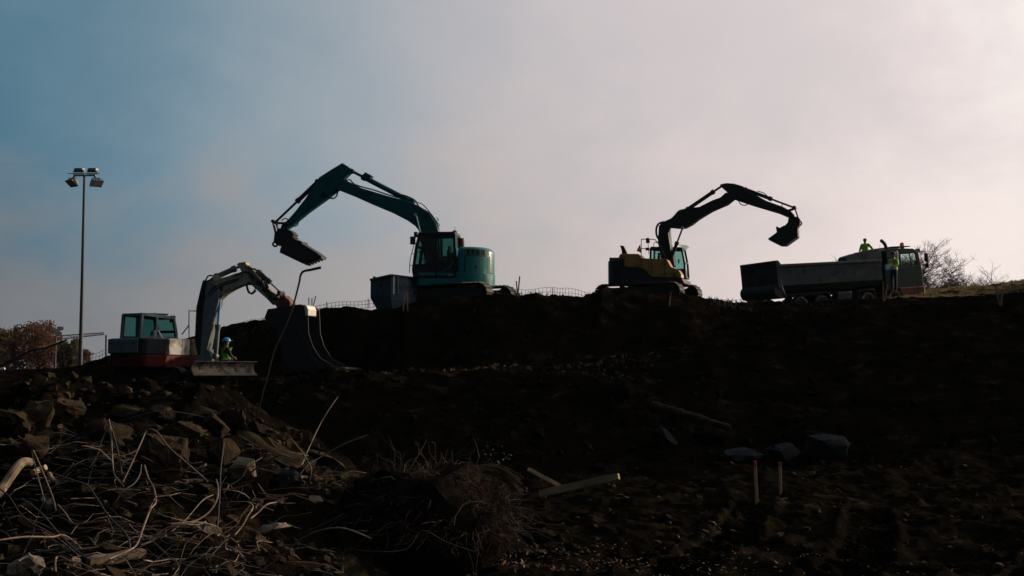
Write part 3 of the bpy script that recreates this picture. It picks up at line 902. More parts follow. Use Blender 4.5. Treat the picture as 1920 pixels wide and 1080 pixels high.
# ================================================================== YELLOW EXCAVATOR (faces right, its right flank to the viewer)
YF = Frame((at(1216, 560, 66.0).x, 66.0, 5.62), R(-18))
yel = empty('crawler_excavator', mat=YF.mw)
tag(yel, "yellow and black tracked excavator reaching over the tipper truck, small red flag behind", "excavator", "excavators working on the site")
track_set(yel, Matrix.Rotation(R(-12), 4, 'Z'), 4.7, 0.92, 0.6, 2.4)
YR = -1.28
hood = YF.prof(YR, [(1160, 481), (1166, 475.5), (1197, 476), (1204, 484), (1250, 486), (1257.5, 500), (1272, 506), (1277, 514), (1277.5, 521), (1221, 519), (1206, 503), (1170, 500), (1169, 484)])
hood_o = MB().prism(hood, YR, YR + 0.75).build('side_hood', M_yellow, yel, bevel=0.03)
for px_ in (1170.5, 1203.5, 1222.5, 1247):
    a = YF.on(px_, 485 if px_ > 1200 else 482, YR - 0.004); b = YF.on(px_, 500 if px_ < 1210 else 518, YR - 0.004)
    MB().beam(a, b, 0.012, 0.025, up=(1, 0, 0)).build('panel_seam', M_dark, hood_o)
p = YF.on(1246, 514, YR - 0.005); MB().box(p, (0.22, 0.02, 0.05)).build('hood_handle', M_dark, hood_o, bevel=0.008)
low = YF.prof(YR - 0.002, [(1168, 500.5), (1170, 500.5), (1206, 503.5), (1221, 519.5), (1278, 521.5), (1283, 531), (1160, 533), (1160, 500)])
MB().prism(low, YR + 0.02, 1.2).build('house_frame', M_dark, yel, bevel=0.03)
# counterweight, rounded in plan
cwp = YF.prof(YR, [(1140, 490), (1168, 484), (1168, 531), (1139, 531)])
zc0, zc1 = min(p[1] for p in cwp), max(p[1] for p in cwp)
xb_, xa_ = max(p[0] for p in cwp), min(p[0] for p in cwp)
plan = []
for k in range(13):
    a = math.pi / 2 + math.pi * k / 12
    plan.append((xa_ + 0.62 + 0.84 * math.cos(a) * 1.0, 1.26 * math.sin(a)))
plan = [(xb_, 1.26)] + plan + [(xb_, -1.26)]
cwt = MB().prism_z(plan, zc0, zc1 - 0.05).build('counterweight', M_dark, yel, bevel=0.06)
for k in range(4):
    p = YF.on(1146 + 6 * k, 487, -0.4 + 0.3 * k); MB().box(p, (0.16, 0.18, 0.22)).build('lifting_eye', M_dark, cwt, bevel=0.03)
# engine hood on top with the exhaust
eh = YF.prof(-0.4, [(1160, 484), (1163, 476), (1196, 476), (1202, 484), (1204, 500), (1160, 500)])
MB().prism(eh, -0.5, 1.15).build('engine_hood', M_yellow, yel, bevel=0.06)
for k in range(3):
    p = YF.on(1178 + 4 * k, 477, -0.55); MB().cyl(p, p + Vector((0, 0, -0.1)), 0.05, 8).build('hood_bolt', M_dark, yel)
ex = YF.prof(-0.2, [(1163, 460.5), (1169.5, 461), (1173, 468), (1177, 477), (1166.5, 477), (1166, 470)])
MB().prism(ex, -0.28, -0.08).build('exhaust_stack', M_dark, yel, bevel=0.02)
# cab on the far side
ca, cb = 0.28, 1.25
cpy = YF.prof(ca, [(1219, 520), (1220, 466), (1278, 467), (1283, 492), (1285, 520)])
cby = cab_part(yel, cpy, ca, cb, M_black, M_dark, G_yel, YF.on(1250, 506, ca).z, post=0.06, roof_t=0.10,
               mids=((YF.prof(ca, [(1243, 467)])[0], YF.prof(ca, [(1244, 520)])[0]),))
vz = YF.prof(0.75, [(1276, 460), (1289, 461), (1283, 468.5), (1281, 468), (1284, 463), (1276, 462)])
MB().prism(vz, ca, cb).build('rain_visor', G_truck, cby)
# handrail, beacon, flag
rail = YF.path(YR + 0.1, [(1202.5, 484), (1202.5, 452), (1205, 448.5), (1226, 449), (1231, 453), (1238, 462), (1247, 480)])
MB().tube(smooth_path(rail, 4), 0.022, 6).build('handrail', M_dark, yel)
MB().tube(smooth_path(YF.path(YR + 0.6, [(1226, 470), (1226, 457), (1229, 454), (1233, 456)]), 4), 0.018, 6).build('grab_rail', M_dark, yel)
MB().cyl(YF.on(1203, 466, YR + 0.1), YF.on(1216, 466, YR + 0.3), 0.02, 6).box(YF.on(1214, 467, YR + 0.3), (0.18, 0.1, 0.14)).build('mirror_bracket', M_black, yel)
MB().cyl(YF.on(1216.5, 476, YR + 0.3), YF.on(1215, 455, YR + 0.3), 0.018, 6).build('beacon_post', M_dark, yel)
bcn = MB().cyl(YF.on(1214.8, 455.5, YR + 0.3), YF.on(1214.6, 450, YR + 0.3), 0.10, 14).build('beacon_base', M_dark, yel)
MB().tube([YF.on(1214.6, 450.5, YR + 0.3), YF.on(1214.2, 447.5, YR + 0.3), YF.on(1214.1, 446, YR + 0.3)], [0.10, 0.095, 0.05], 14).build('beacon_lamp', M_orange, bcn)
fl = empty('flag', loc=YF.mw @ YF.on(1202.5, 475, YR + 0.08))
tag(fl, "small red flag with a white emblem on the yellow excavator's handrail", "flag")
fo = fl.location
def flag_v(px_, py_): return (YF.mw @ YF.on(px_, py_, YR + 0.02)) - fo
poly = [flag_v(1199.5, 459), flag_v(1201, 464), flag_v(1202.3, 474.5), flag_v(1198, 472.5), flag_v(1193.6, 470), flag_v(1196, 465)]
th = Vector((0, 0.006, 0))
fm = MB(); n6 = len(poly)
wob = [0, 0.03, 0, -0.04, 0.03, -0.02]
pf = [p + Vector((0, w_, 0)) for p, w_ in zip(poly, wob)]
cen = sum(pf, Vector()) / n6
fm.add([cen] + pf, [(0, 1 + i, 1 + (i + 1) % n6) for i in range(n6)])
fm.build('flag_cloth', M_flagred, fl, smooth=0)
cc = flag_v(1199.2, 466.6) - Vector((0, 0.02, 0))
MB().box(cc, (0.06, 0.008, 0.10), Matrix.Rotation(R(20), 3, 'Y')).box(cc + Vector((0.03, -0.002, 0.03)), (0.035, 0.008, 0.05)).build('flag_emblem', M_flagwhite, fl)
MB().cyl(flag_v(1202.4, 476), flag_v(1200, 458.5), 0.012, 6).build('flag_stick', M_wood, fl)
# arm
A0 = 0.0
base = YF.prof(A0, [(1237, 424), (1244, 418), (1256, 420), (1257, 440), (1259, 458), (1264, 478), (1266, 500), (1246, 502), (1240, 480), (1235, 455)])
MB().prism(base, A0 - 0.26, A0 + 0.26).build('boom_base', M_dark, yel, bevel=0.03)
bmy = YF.prof(A0, [(1240, 422), (1247, 416), (1260, 410), (1272, 398), (1290, 391), (1312, 389), (1337, 376.5), (1352, 371), (1362, 362), (1376, 364), (1378, 373.5), (1365, 384), (1337, 396), (1312, 411), (1298, 422), (1285, 428.5), (1272, 428.5), (1256, 427), (1244, 429)])
MB().prism(bmy, A0 - 0.25, A0 + 0.25).build('boom', M_dark, yel, bevel=0.03)
sty = YF.prof(A0, [(1353, 348), (1357, 345), (1363, 344), (1377, 345), (1394, 350), (1401, 358), (1418, 366), (1437, 377), (1470, 389), (1485, 398), (1490, 404), (1487, 409), (1477, 407.5), (1462, 401), (1412, 386), (1377.5, 374.5), (1366, 363), (1353, 351.5)])
MB().prism(sty, A0 - 0.18, A0 + 0.18).build('stick', M_dark, yel, bevel=0.03)
cylinder_part(yel, YF.on(1290, 392, A0), YF.on(1354, 348.5, A0), 0.74, 0.10, 'stick_cylinder', M_dark, M_steel)
cylinder_part(yel, YF.on(1398, 355, A0), YF.on(1489, 389.5, A0), 0.52, 0.09, 'bucket_cylinder', M_dark, M_steel)
cylinder_part(yel, YF.on(1260, 480, A0 - 0.34), YF.on(1280, 427, A0 - 0.34), 0.46, 0.085, 'boom_cylinder', M_dark)
MB().cyl(YF.on(1252, 436, A0 - 0.31), YF.on(1258, 474, A0 - 0.31), 0.035, 12).build('lift_cylinder_rod', M_galv, yel)
MB().cyl(YF.on(1258, 470, A0 - 0.31), YF.on(1263, 500, A0 - 0.31), 0.09, 12).build('lift_cylinder', M_dark, yel)
lk = MB()
for s in (-0.2, 0.2):
    lk.beam(YF.on(1490, 389, A0) + Vector((0, s, 0)), YF.on(1498, 413, A0) + Vector((0, s, 0)), 0.05, 0.16, up=(0, 1, 0))
    lk.beam(YF.on(1490, 391, A0) + Vector((0, s, 0)), YF.on(1476, 396, A0) + Vector((0, s, 0)), 0.05, 0.12, up=(0, 1, 0))
for a in ((1490, 389.5), (1498, 413), (1476, 396)):
    q = YF.on(*a, A0); lk.cyl(q - Vector((0, 0.26, 0)), q + Vector((0, 0.26, 0)), 0.08, 12)
lk.build('bucket_linkage', M_steel, yel)
qy = MB().prism(YF.prof(A0, [(1480, 405), (1497, 408), (1501, 413), (1500, 423), (1495, 431), (1473, 431), (1470, 427), (1478, 418)]), A0 - 0.28, A0 + 0.28).build('coupler', M_steel, yel, bevel=0.02)
MB().tube(smooth_path(YF.path(A0, [(1499, 416), (1502.5, 416), (1503, 420), (1500, 423)])), 0.03, 8).build('lifting_hook', M_steel, qy)
bky = MB().prism(YF.prof(A0, [(1456.5, 427), (1459, 426), (1463, 429), (1472, 424), (1497, 429), (1497.5, 445), (1475, 461), (1464, 461), (1441, 449.5), (1458, 437)]), A0 - 0.42, A0 + 0.42).build('bucket', M_steel, yel, bevel=0.02)
hose(yel, YF.path(A0 - 0.1, [(1236, 450), (1231, 440), (1231, 427), (1236, 419), (1246, 416)]), 0.06)
hose(yel, YF.path(A0 + 0.1, [(1240, 448), (1236, 438), (1238, 426), (1246, 419)]), 0.035)
hose(yel, YF.path(A0, [(1262, 408), (1272, 396), (1280, 393), (1290, 391)]), 0.03)
hose(yel, YF.path(A0, [(1385, 377), (1389, 383), (1396, 385), (1402, 383)]), 0.025)
hose(yel, YF.path(A0, [(1465, 392), (1466, 385), (1472, 382), (1480, 386)]), 0.022)
hose(yel, YF.path(A0, [(1420, 358), (1432, 362), (1440, 369)]), 0.022)

# ================================================================== WHITE AND RED EXCAVATOR (faces right and away)
WC = at(272, 700, 46.2)
wy = R(57)
wf, wl = Vector((math.cos(wy), math.sin(wy), 0)), Vector((-math.sin(wy), math.cos(wy), 0))
worg = Vector((WC.x, WC.y, 1.50)) + wf * 1.75 + wl * 1.08
WF = Frame(worg, wy)
whi = empty('crawler_excavator', mat=WF.mw)
tag(whi, "dirty white and red tracked excavator with a dozer blade, lowest on the slope", "excavator", "excavators working on the site")
UM = Matrix.Rotation(R(-72), 4, 'Z')
track_set(whi, UM, 2.9, 0.72, 0.45, 1.75, shoe=0.15)
def zpx(py, y=46.2): return at(285, py, y).z - worg.z
zb_, zm_, zt_ = zpx(688), zpx(665), zpx(633)
def rounded(x0, x1, y0, y1, r=0.3, seg=4):
    pts = []
    for (cx_, cy_, a0_) in ((x1 - r, y1 - r, 0), (x0 + r, y1 - r, 90), (x0 + r, y0 + r, 180), (x1 - r, y0 + r, 270)):
        for k in range(seg + 1):
            a = R(a0_ + 90 * k / seg); pts.append((cx_ + r * math.cos(a), cy_ + r * math.sin(a)))
    return pts
MB().prism_z(rounded(-1.75, 1.35, -1.08, 1.08, 0.25), zb_, zm_ - 0.003).build('lower_house', M_red, whi, bevel=0.03)
MB().prism_z(rounded(-1.72, 1.32, -1.05, 1.05, 0.25), zm_, zt_).build('upper_house', M_dark, whi, bevel=0.05)
rp_ = MB().box((-1.735, 0.15, (zm_ + zt_) / 2 + 0.02), (0.05, 1.62, (zt_ - zm_) * 0.86)).build('rear_panel', M_greypanel, whi, bevel=0.04)
for (ya, yb, zf_, hh) in ((0.72, 0.86, 0.70, 0.05), (-0.36, -0.52, 0.70, 0.05)):
    MB().box((-1.764, (ya + yb) / 2, zm_ + (zt_ - zm_) * zf_), (0.006, abs(yb - ya), hh)).build('emblem', M_dark, rp_)
for k in range(10):
    yy = 0.62 - k * 0.075
    lt = MB()
    zz = zm_ + (zt_ - zm_) * 0.70
    lt.box((-1.764, yy, zz + 0.016), (0.006, 0.045, 0.012)); lt.box((-1.764, yy + 0.017, zz - 0.01), (0.006, 0.011, 0.04)); lt.box((-1.764, yy - 0.01, zz - 0.024), (0.006, 0.03, 0.012))
    lt.build('panel_letter', M_dark, rp_)
# right flank panels
ZM = (zm_ + zt_) / 2
MB().box((-0.35, -1.06, ZM - 0.0), (0.62, 0.05, (zt_ - zm_) * 0.98)).build('white_panel', M_white, whi, bevel=0.03)
MB().box((0.175, -1.055, ZM - 0.01), (0.40, 0.05, (zt_ - zm_) * 0.96)).build('stained_panel', M_white, whi, bevel=0.03)
tb = MB().prism([(0.40, zm_ - 0.02), (1.42, zm_ - 0.02), (1.42, zt_ - 0.25), (1.30, zt_), (0.40, zt_)], -1.10, -0.25).build('tool_box', M_brown, whi, bevel=0.04)
MB().prism([(0.5, zm_ + 0.05), (1.3, zm_ + 0.05), (1.3, zt_ - 0.3), (1.22, zt_ - 0.08), (0.5, zt_ - 0.08)], -1.112, -1.10).build('tool_box_lid', M_brown, tb, bevel=0.004)
for k in range(7):
    MB().cyl((0.52 + k * 0.12, -1.08, zb_ - 0.10), (0.52 + k * 0.12, -1.02, zb_ - 0.10), 0.02, 6).build('grease_nipple', M_galv, whi)
# cab on the far left
ZC = zpx(588, 47.6) 
cw_prof = [(-1.05, zt_ - 0.02), (-0.98, ZC - 0.03), (0.52, ZC - 0.12), (0.66, zt_ + 0.30), (0.68, zt_ - 0.02)]
cbw = cab_part(whi, cw_prof, 0.02, 1.04, M_greypanel, M_dark, G_white, zt_ + 0.06, post=0.07, mids=(((-0.32, zt_), (-0.30, ZC - 0.08)),), roof_t=0.05, roof_over=0.04, driver_seat=False)
MB().box((0.1, 0.5, ZC + 0.02), (0.8, 0.5, 0.06)).build('roof_hatch', M_dark, cbw, bevel=0.02)
MB().box((0.56, 0.1, ZC - 0.15), (0.16, 0.2, 0.26)).build('work_light', M_dark, whi, bevel=0.03)
hr = [(1.15, -0.75, zt_), (1.15, -0.75, zt_ + 0.88), (1.20, -0.72, zt_ + 0.95), (1.20, -0.2, zt_ + 0.95)]
hr2 = [WF.on(354.5, 633, -0.9), WF.on(354.5, 585, -0.9), WF.on(357, 583, -0.9), WF.on(378, 584, -0.9), WF.on(384, 590, -0.9), WF.on(394, 630, -0.9)]
MB().tube(smooth_path(hr2, 4), 0.022, 6).build('handrail', M_greypanel, whi)
MB().cyl(WF.on(341, 627, 0), WF.on(354, 610, -0.6), 0.025, 6).build('mirror_arm', M_dark, whi)
# arm: slewed to the right of the house, its own vertical plane
foot = at(388, 668, 47.4)
AF = Frame(foot, R(-14))
afo = WF.inv @ AF.mw
def armp(name, pts, w, m, bevel=0.02, parent=whi):
    o = MB().prism(AF.prof(0, pts), -w, w).build(name, m, parent, bevel=bevel)
    o.matrix_local = afo if parent is whi else Matrix()
    return o
def arm_build(mb, name, m, parent=whi, **k):
    o = mb.build(name, m, parent, **k)
    if parent is whi: o.matrix_local = afo
    return o
sw_ = MB(); sw_.prism(AF.prof(0, [(372, 672), (396, 655), (404, 668), (404, 690), (380, 694)]), -0.28, 0.28); sw_.cyl(AF.on(385, 656, 0), AF.on(386, 696, 0), 0.16, 14)
arm_build(sw_, 'swing_post', M_greypanel, bevel=0.02)
armp('lower_boom', [(374, 575), (381, 545), (386, 525), (397, 530), (410, 536), (416, 552), (413, 570), (405, 598), (396, 640), (390, 672), (378, 672), (371, 640)], 0.20, M_greypanel)
armp('upper_boom', [(384, 545), (392, 530), (401, 520), (410, 524), (430, 519), (446, 513), (458, 511), (468, 518), (470, 528), (466, 534), (458, 535), (440, 543), (425, 552), (416, 561), (403, 560), (392, 562), (388, 556)], 0.18, M_cream)
armp('hose_guard', [(373, 577), (380, 546), (385, 527), (391, 531), (388, 560), (385, 600), (382, 640), (380, 668), (376, 668), (370, 640)], 0.212, M_black, bevel=0.01)
arm_build(MB().cyl(AF.on(406, 521, -0.2), AF.on(406, 521, 0.2), 0.13, 14), 'boom_pin', M_cream)
armp('red_marking', [(416.5, 536), (422, 535.5), (422.5, 546), (417, 547)], 0.186, M_rustred, bevel=0)
stw = armp('stick', [(447, 497), (451, 493), (464, 491.5), (465, 497), (472, 500), (484, 514), (490, 524), (505, 541), (520, 553), (530, 562), (526, 572), (514, 572), (505, 562), (480, 540), (468, 528), (458, 514), (452, 502)], 0.16, M_cream)
for (a, b, c_) in (((486, 524), (492, 535), (484, 533)), ((497, 539), (506, 549), (495, 546)), ((509, 553), (518, 561), (508, 560))):
    o = MB().prism(AF.prof(0, [a, b, c_]), -0.175, 0.175).build('stick_bracket', M_dark, stw)
c = cylinder_part(whi, AF.on(408, 518, 0), AF.on(453, 498, 0), 0.72, 0.10, 'stick_cylinder', M_greypanel); c.matrix_local = afo
c = cylinder_part(whi, AF.on(486, 515, 0) + Vector((0, 0, 0.10)), AF.on(527, 549, 0), 0.45, 0.075, 'bucket_cylinder', M_dark); c.matrix_local = afo
c = cylinder_part(whi, AF.on(404, 668, -0.05), AF.on(413, 556, -0.05), 0.50, 0.085, 'boom_cylinder', M_greypanel, M_bluefolder); c.matrix_local = afo
c = cylinder_part(whi, AF.on(470, 532, 0), AF.on(478, 505, 0), 0.5, 0.05, 'auxiliary_valve', M_dark); c.matrix_local = afo
lkw = MB()
for s in (-0.17, 0.17):
    lkw.beam(AF.on(527, 549, 0) + Vector((0, s, 0)), AF.on(536, 565, 0) + Vector((0, s, 0)), 0.05, 0.14, up=(0, 1, 0))
    lkw.beam(AF.on(527, 550, 0) + Vector((0, s, 0)), AF.on(520, 560, 0) + Vector((0, s, 0)), 0.05, 0.12, up=(0, 1, 0))
for a in ((527, 549), (536, 565), (520, 561)):
    q = AF.on(*a, 0); lkw.cyl(q - Vector((0, 0.22, 0)), q + Vector((0, 0.22, 0)), 0.07, 10)
arm_build(lkw, 'bucket_linkage', M_steel)
armp('coupler', [(531, 556), (538, 554), (541, 559), (546, 562), (551, 570), (546, 578), (524, 580), (522, 572)], 0.24, M_rustred)
for a in ((533, 558), (540, 565), (547, 571)):
    q = AF.on(*a, 0); arm_build(MB().cyl(q - Vector((0, 0.28, 0)), q + Vector((0, 0.28, 0)), 0.06, 10), 'coupler_pin', M_rustred)
bside = [(508, 597), (514, 581), (574, 572), (588, 580), (589, 596), (590, 625), (598, 650), (612, 672), (640, 687), (662, 692), (640, 697), (600, 698), (572, 698), (552, 691), (540, 672), (538, 648), (530, 620), (512, 606)]
bk_back = [(588, 578), (574, 572), (514, 581), (508, 597), (512, 606), (530, 620), (538, 648), (540, 672), (552, 691), (572, 698), (600, 698), (640, 697), (662, 692)]
bp_ = [Vector((p[0], 0, p[1])) for p in AF.prof(0, bk_back)]
shell = [(p.x, p.z) for p in bp_]
cx_b = sum(p[0] for p in shell) / len(shell); cz_b = sum(p[1] for p in shell) / len(shell)
inner_s = [(p[0] + (cx_b - p[0]) * 0.06, p[1] + (cz_b - p[1]) * 0.06) for p in shell]
bkw = MB().prism(shell + inner_s[::-1], -0.55, 0.55).build('bucket', M_steel, whi, bevel=0.01); bkw.matrix_local = afo
for yy in (-0.56, 0.52):
    MB().prism(AF.prof(0, bside), yy, yy + 0.04).build('bucket_side_plate', M_steel, bkw, bevel=0.008)
tp = MB().prism(AF.prof(0, [(581, 572.5), (586, 574), (589.5, 582), (589, 593), (584, 594)]), -0.565, 0.2)
tp.build('bucket_wear_pad', M_lampskirt, bkw, bevel=0.02)
rib = MB().prism(AF.prof(0, [(565, 612), (572, 612), (600, 672), (625, 694), (612, 697), (590, 670)]), -0.580, -0.562); rib.build('side_cutter', M_dark, bkw, bevel=0.01)
for yy in (-0.4, 0, 0.4):
    MB().prism(AF.prof(0, [(648, 688), (672, 693), (648, 697)]), yy - 0.06, yy + 0.06).build('bucket_tooth', M_steel, bkw)
for pts, r_ in (([(383, 560), (385, 530), (390, 518), (398, 517), (404, 521)], 0.03), ([(378, 590), (380, 550), (386, 530), (396, 524)], 0.03), ([(376, 560), (382, 545), (388, 535)], 0.025),
                ([(463, 533), (466, 545), (472, 551), (480, 545)], 0.03), ([(461, 534), (466, 549), (474, 548), (479, 541)], 0.022), ([(440, 516), (456, 510), (470, 512), (476, 522)], 0.025),
                ([(470, 503), (481, 507), (488, 519), (498, 526), (503, 540)], 0.03), ([(485, 515), (497, 530), (503, 545), (514, 552)], 0.03), ([(490, 520), (494, 540), (506, 548)], 0.025),
                ([(392, 556), (402, 545), (420, 534), (445, 526)], 0.02), ([(390, 552), (402, 539), (422, 529), (448, 522)], 0.02), ([(374, 630), (378, 590), (384, 556)], 0.035), ([(371, 632), (374, 600), (380, 560)], 0.035)):
    for yy in (-0.2, 0.14):
        o = hose(whi, AF.path(yy, pts), r_); o.matrix_local = afo
# dozer blade
bl_c = at(419, 690, 45.4)
BF = Frame((bl_c.x, bl_c.y, bl_c.z), R(-45))    # blade's pushing direction
bofs = WF.inv @ BF.mw
hw = 1.28
cur = []
for k in range(9):
    a = R(-58 + 116 * k / 8); cur.append((0.34 - 0.40 * math.cos(a) * 0.9, 0.215 * math.sin(a) / math.sin(R(58))))
prof = cur + [(p[0] - 0.035, p[1]) for p in cur[::-1]]
b_ = MB().prism(prof, -hw, hw).build('dozer_blade', M_blade, whi); b_.matrix_local = bofs
ed = MB().box((cur[-1][0], 0, 0.225), (0.07, 2 * hw + 0.02, 0.035)).build('blade_top_edge', M_cream, b_, bevel=0.006)
MB().box((cur[0][0], 0, -0.235), (0.06, 2 * hw + 0.02, 0.06)).build('cutting_edge', M_cream, b_, bevel=0.006)
for s in (-hw, hw):
    MB().prism(prof + [], s - 0.02, s + 0.02).build('blade_end_plate', M_steel, b_)
for s in (-0.55, 0.55):
    p0 = BF.mw @ Vector((-0.1, s, -0.12)); p1 = Vector((worg.x + 0.9 + 0.1 * s, worg.y - 0.9, worg.z + 0.42))
    MB().beam(WF.inv @ p0, WF.inv @ p1, 0.16, 0.18).build('push_arm', M_steel, whi, bevel=0.02)

# ================================================================== TIPPER TRUCK
TR = Frame((at(1545, 583, 63.0).x, 63.0, 5.0), R(30.5), R(4.6), R(-1.0))
trk = empty('tipper_truck', mat=TR.mw)
tag(trk, "grey tipper truck with dark green cab parked on the ridge below the yellow excavator's bucket", "truck")
S = -1.25
def tp_(pts, yl=S): return TR.prof(yl, pts)
side = tp_([(1447, 489), (1452, 490), (1459, 497), (1586, 491), (1586.5, 491), (1653, 487), (1653, 522), (1459, 536.5), (1452, 533)])
zfl = TR.on(1459, 545, S).z
xr_ = TR.on(1459, 500, S).x; xfm = TR.on(1653, 500, S).x
zr = TR.on(1459, 497, S).z; zfr = TR.on(1653, 487, S).z
ztop = (zr + zfr) / 2
zlow = TR.on(1459, 536.5, S).z
body = MB()
for s in (-1, 1):
    y_o, y_i = s * 1.25, s * 1.19
    body.prism([(xr_, zlow), (xfm, zlow), (xfm, ztop), (xr_, ztop)], y_o, y_i)
body.box(((xr_ + xfm) / 2, 0, zlow - 0.02), (xfm - xr_, 2.1, 0.08))
bod = body.build('tipper_body', M_truckgrey, trk, bevel=0.015)
# sloping lower side boards
for s in (-1, 1):
    lb = MB(); lb.add([(xr_, s * 1.24, zlow), (xfm, s * 1.24, zlow), (xfm, s * 0.95, zlow - 0.26), (xr_, s * 0.95, zlow - 0.26), (xr_, s * 1.2, zlow), (xfm, s * 1.2, zlow), (xfm, s * 0.91, zlow - 0.26), (xr_, s * 0.91, zlow - 0.26)],
           [(0, 1, 2, 3), (7, 6, 5, 4), (0, 4, 5, 1), (3, 2, 6, 7), (0, 3, 7, 4), (1, 5, 6, 2)])
    lb.build('lower_side_board', M_truckdark, bod)
    MB().box(((xr_ + xfm) / 2, s * 1.27, ztop - 0.04), (xfm - xr_, 0.09, 0.14)).build('top_rail', M_truckgrey, bod, bevel=0.02)
    MB().box(((xr_ + xfm) / 2, s * 1.254, ztop - 0.20), (xfm - xr_ - 0.05, 0.012, 0.13)).build('rail_recess', M_truckdark, bod)
# raised front part of the body with a rounded rock guard
fh = tp_([(1586, 494), (1588.5, 481), (1593, 478), (1611, 472.5), (1628, 469), (1647, 466.5), (1651.5, 473), (1653, 490)])
for s in (-1,):
    MB().prism(fh, s * 1.245, s * 1.20).build('front_side_extension', M_truckgrey, bod, bevel=0.01)
zg = max(p[1] for p in fh); xg0 = fh[1][0]
MB().prism([(xfm - 0.06, zlow), (xfm, zlow), (xfm, zg - 0.25), (xfm - 0.06, zg - 0.25)], -1.2, 1.2).build('headboard', M_truckgrey, bod)
load = MB(); ls = fh[1:-1]
load.prism([(ls[0][0] + 0.08, ls[0][1] - 0.06)] + [(p[0], p[1] - 0.05) for p in ls[1:-1]] + [(ls[-1][0] - 0.12, ls[-1][1] - 0.1), (ls[-1][0] - 0.12, ls[0][1] - 0.35), (ls[0][0], ls[0][1] - 0.35)], -1.18, -0.5)
load.build('rolled_tarpaulin', M_truckdark, trk, bevel=0.08)
# tailgate
zt0 = TR.on(1452, 490, S).z
tg = MB()
tg.prism([(xr_ - 0.02, zlow - 0.05), (xr_ - 0.10, zlow - 0.05), (xr_ - 0.10, zt0 - 0.02), (xr_ - 0.02, zt0 - 0.02)], -1.24, 1.24)
tgo = tg.build('tailgate', M_truckdark, trk, bevel=0.02)
MB().box((xr_ - 0.11, 0, zt0 - 0.02), (0.13, 2.5, 0.12)).build('tailgate_top_beam', M_truckdark, tgo, bevel=0.02)
for yy in (-0.8, 0, 0.8):
    MB().box((xr_ - 0.12, yy, (zlow + zt0) / 2 - 0.1), (0.07, 0.09, zt0 - zlow - 0.1)).build('tailgate_rib', M_truckdark, tgo, bevel=0.01)
for s in (-1, 1):
    MB().prism([(xr_ - 0.12, zlow - 0.1), (xr_ + 0.16, zlow - 0.1), (xr_ + 0.1, ztop), (xr_ + 0.22, ztop - 0.01), (xr_, zt0 + 0.05), (xr_ - 0.14, zt0)], s * 1.28, s * 1.18).build('rear_post', M_truckgrey, trk, bevel=0.015)
    MB().beam((xr_ + 0.12, s * 1.22, zlow - 0.02), (xr_ + 0.42, s * 1.15, zlow - 0.55), 0.09, 0.13).build('tipping_strut', M_truckgrey, trk, bevel=0.01)
chute = MB(); pr = []
for k in range(7):
    a = R(100 + 130 * k / 6); pr.append((xr_ - 0.0 + 0.34 * math.cos(a), zlow - 0.22 + 0.34 * math.sin(a)))
chute.prism(pr + [(xr_ + 0.1, zlow - 0.6), (xr_ + 0.3, zlow - 0.1)], -1.22, 1.22); chute.build('tail_chute', M_truckdark, trk, bevel=0.02)
# chassis, wheels, fenders
zch = zlow - 0.30
for s in (-0.42, 0.42):
    MB().box(((xr_ + xfm) / 2 + 0.9, s, zch - 0.12), (xfm - xr_ + 2.2, 0.10, 0.26)).build('chassis_rail', M_dark, trk)
RW = 0.52
zwh = TR.inv @ Vector((0, 0, 0))
def wheel(parent, x, y, z, s):
    w = MB(); pr_ = [(0.30, 0.30), (0.34, RW - 0.06), (0.30, RW), (0.02, RW), (-0.02, RW - 0.06), (0.0, 0.30)]
    nseg = 24; vs_ = []; fs = []
    for i in range(nseg):
        a = 2 * math.pi * i / nseg
        for (yy, rr_) in pr_: vs_.append((x + rr_ * math.cos(a), y - s * yy, z + rr_ * math.sin(a)))
    m_ = len(pr_)
    for i in range(nseg):
        for k in range(m_):
            fs.append((i * m_ + k, i * m_ + (k + 1) % m_, ((i + 1) % nseg) * m_ + (k + 1) % m_, ((i + 1) % nseg) * m_ + k))
    w.add(vs_, fs)
    wo_ = w.build('wheel', M_black, parent)
    MB().cyl((x, y - s * 0.06, z), (x, y - s * 0.26, z), 0.30, 20).cyl((x, y - s * 0.0, z), (x, y - s * 0.1, z), 0.12, 12).build('rim', M_truckdark, wo_)
    return wo_
zw = zlow - 1.08
wx = [xr_ + 1.25, xr_ + 2.62, xfm - 1.1, xfm + 0.75]
for x in wx:
    for s in (-1, 1):
        wheel(trk, x, s * 1.23, zw, s)
    MB().cyl((x, -1.1, zw), (x, 1.1, zw), 0.08, 10).build('axle', M_dark, trk)
def fender(x0, x1, s, m):
    mb = MB(); h0 = zw + RW * 0.55; h1 = zw + RW + 0.14
    pts = [(x0, h0 - 0.25), (x0 + 0.16, h1 - 0.04), (x0 + 0.28, h1), (x1 - 0.28, h1), (x1 - 0.16, h1 - 0.04), (x1, h0 - 0.25)]
    outer = pts; inner = [(p[0] * 0.985 + (x0 + x1) / 2 * 0.015, p[1] - 0.035) for p in pts]
    mb.prism(outer + inner[::-1], s * 1.25, s * 0.75)
    mb.build('mudguard', m, trk, bevel=0.006)
for s in (-1, 1):
    fender(wx[0] - 0.68, wx[1] + 0.68, s, M_truckgrey)
    fender(wx[2] - 0.68, wx[2] + 0.62, s, M_truckgrey)
    MB().box(((wx[1] + wx[2]) / 2 + 0.03, s * 1.0, zw + 0.32), (0.95, 0.45, 0.62)).build('side_tank', M_truckgrey, trk, bevel=0.06)
MB().box((xr_ + 0.2, 0, zw + 0.28), (0.1, 2.3, 0.14)).build('rear_bumper', M_dark, trk, bevel=0.02)
for s in (-0.9, 0.9):
    MB().box((xr_ + 0.14, s, zw + 0.32), (0.06, 0.34, 0.14)).build('tail_light', M_red, trk, bevel=0.01)
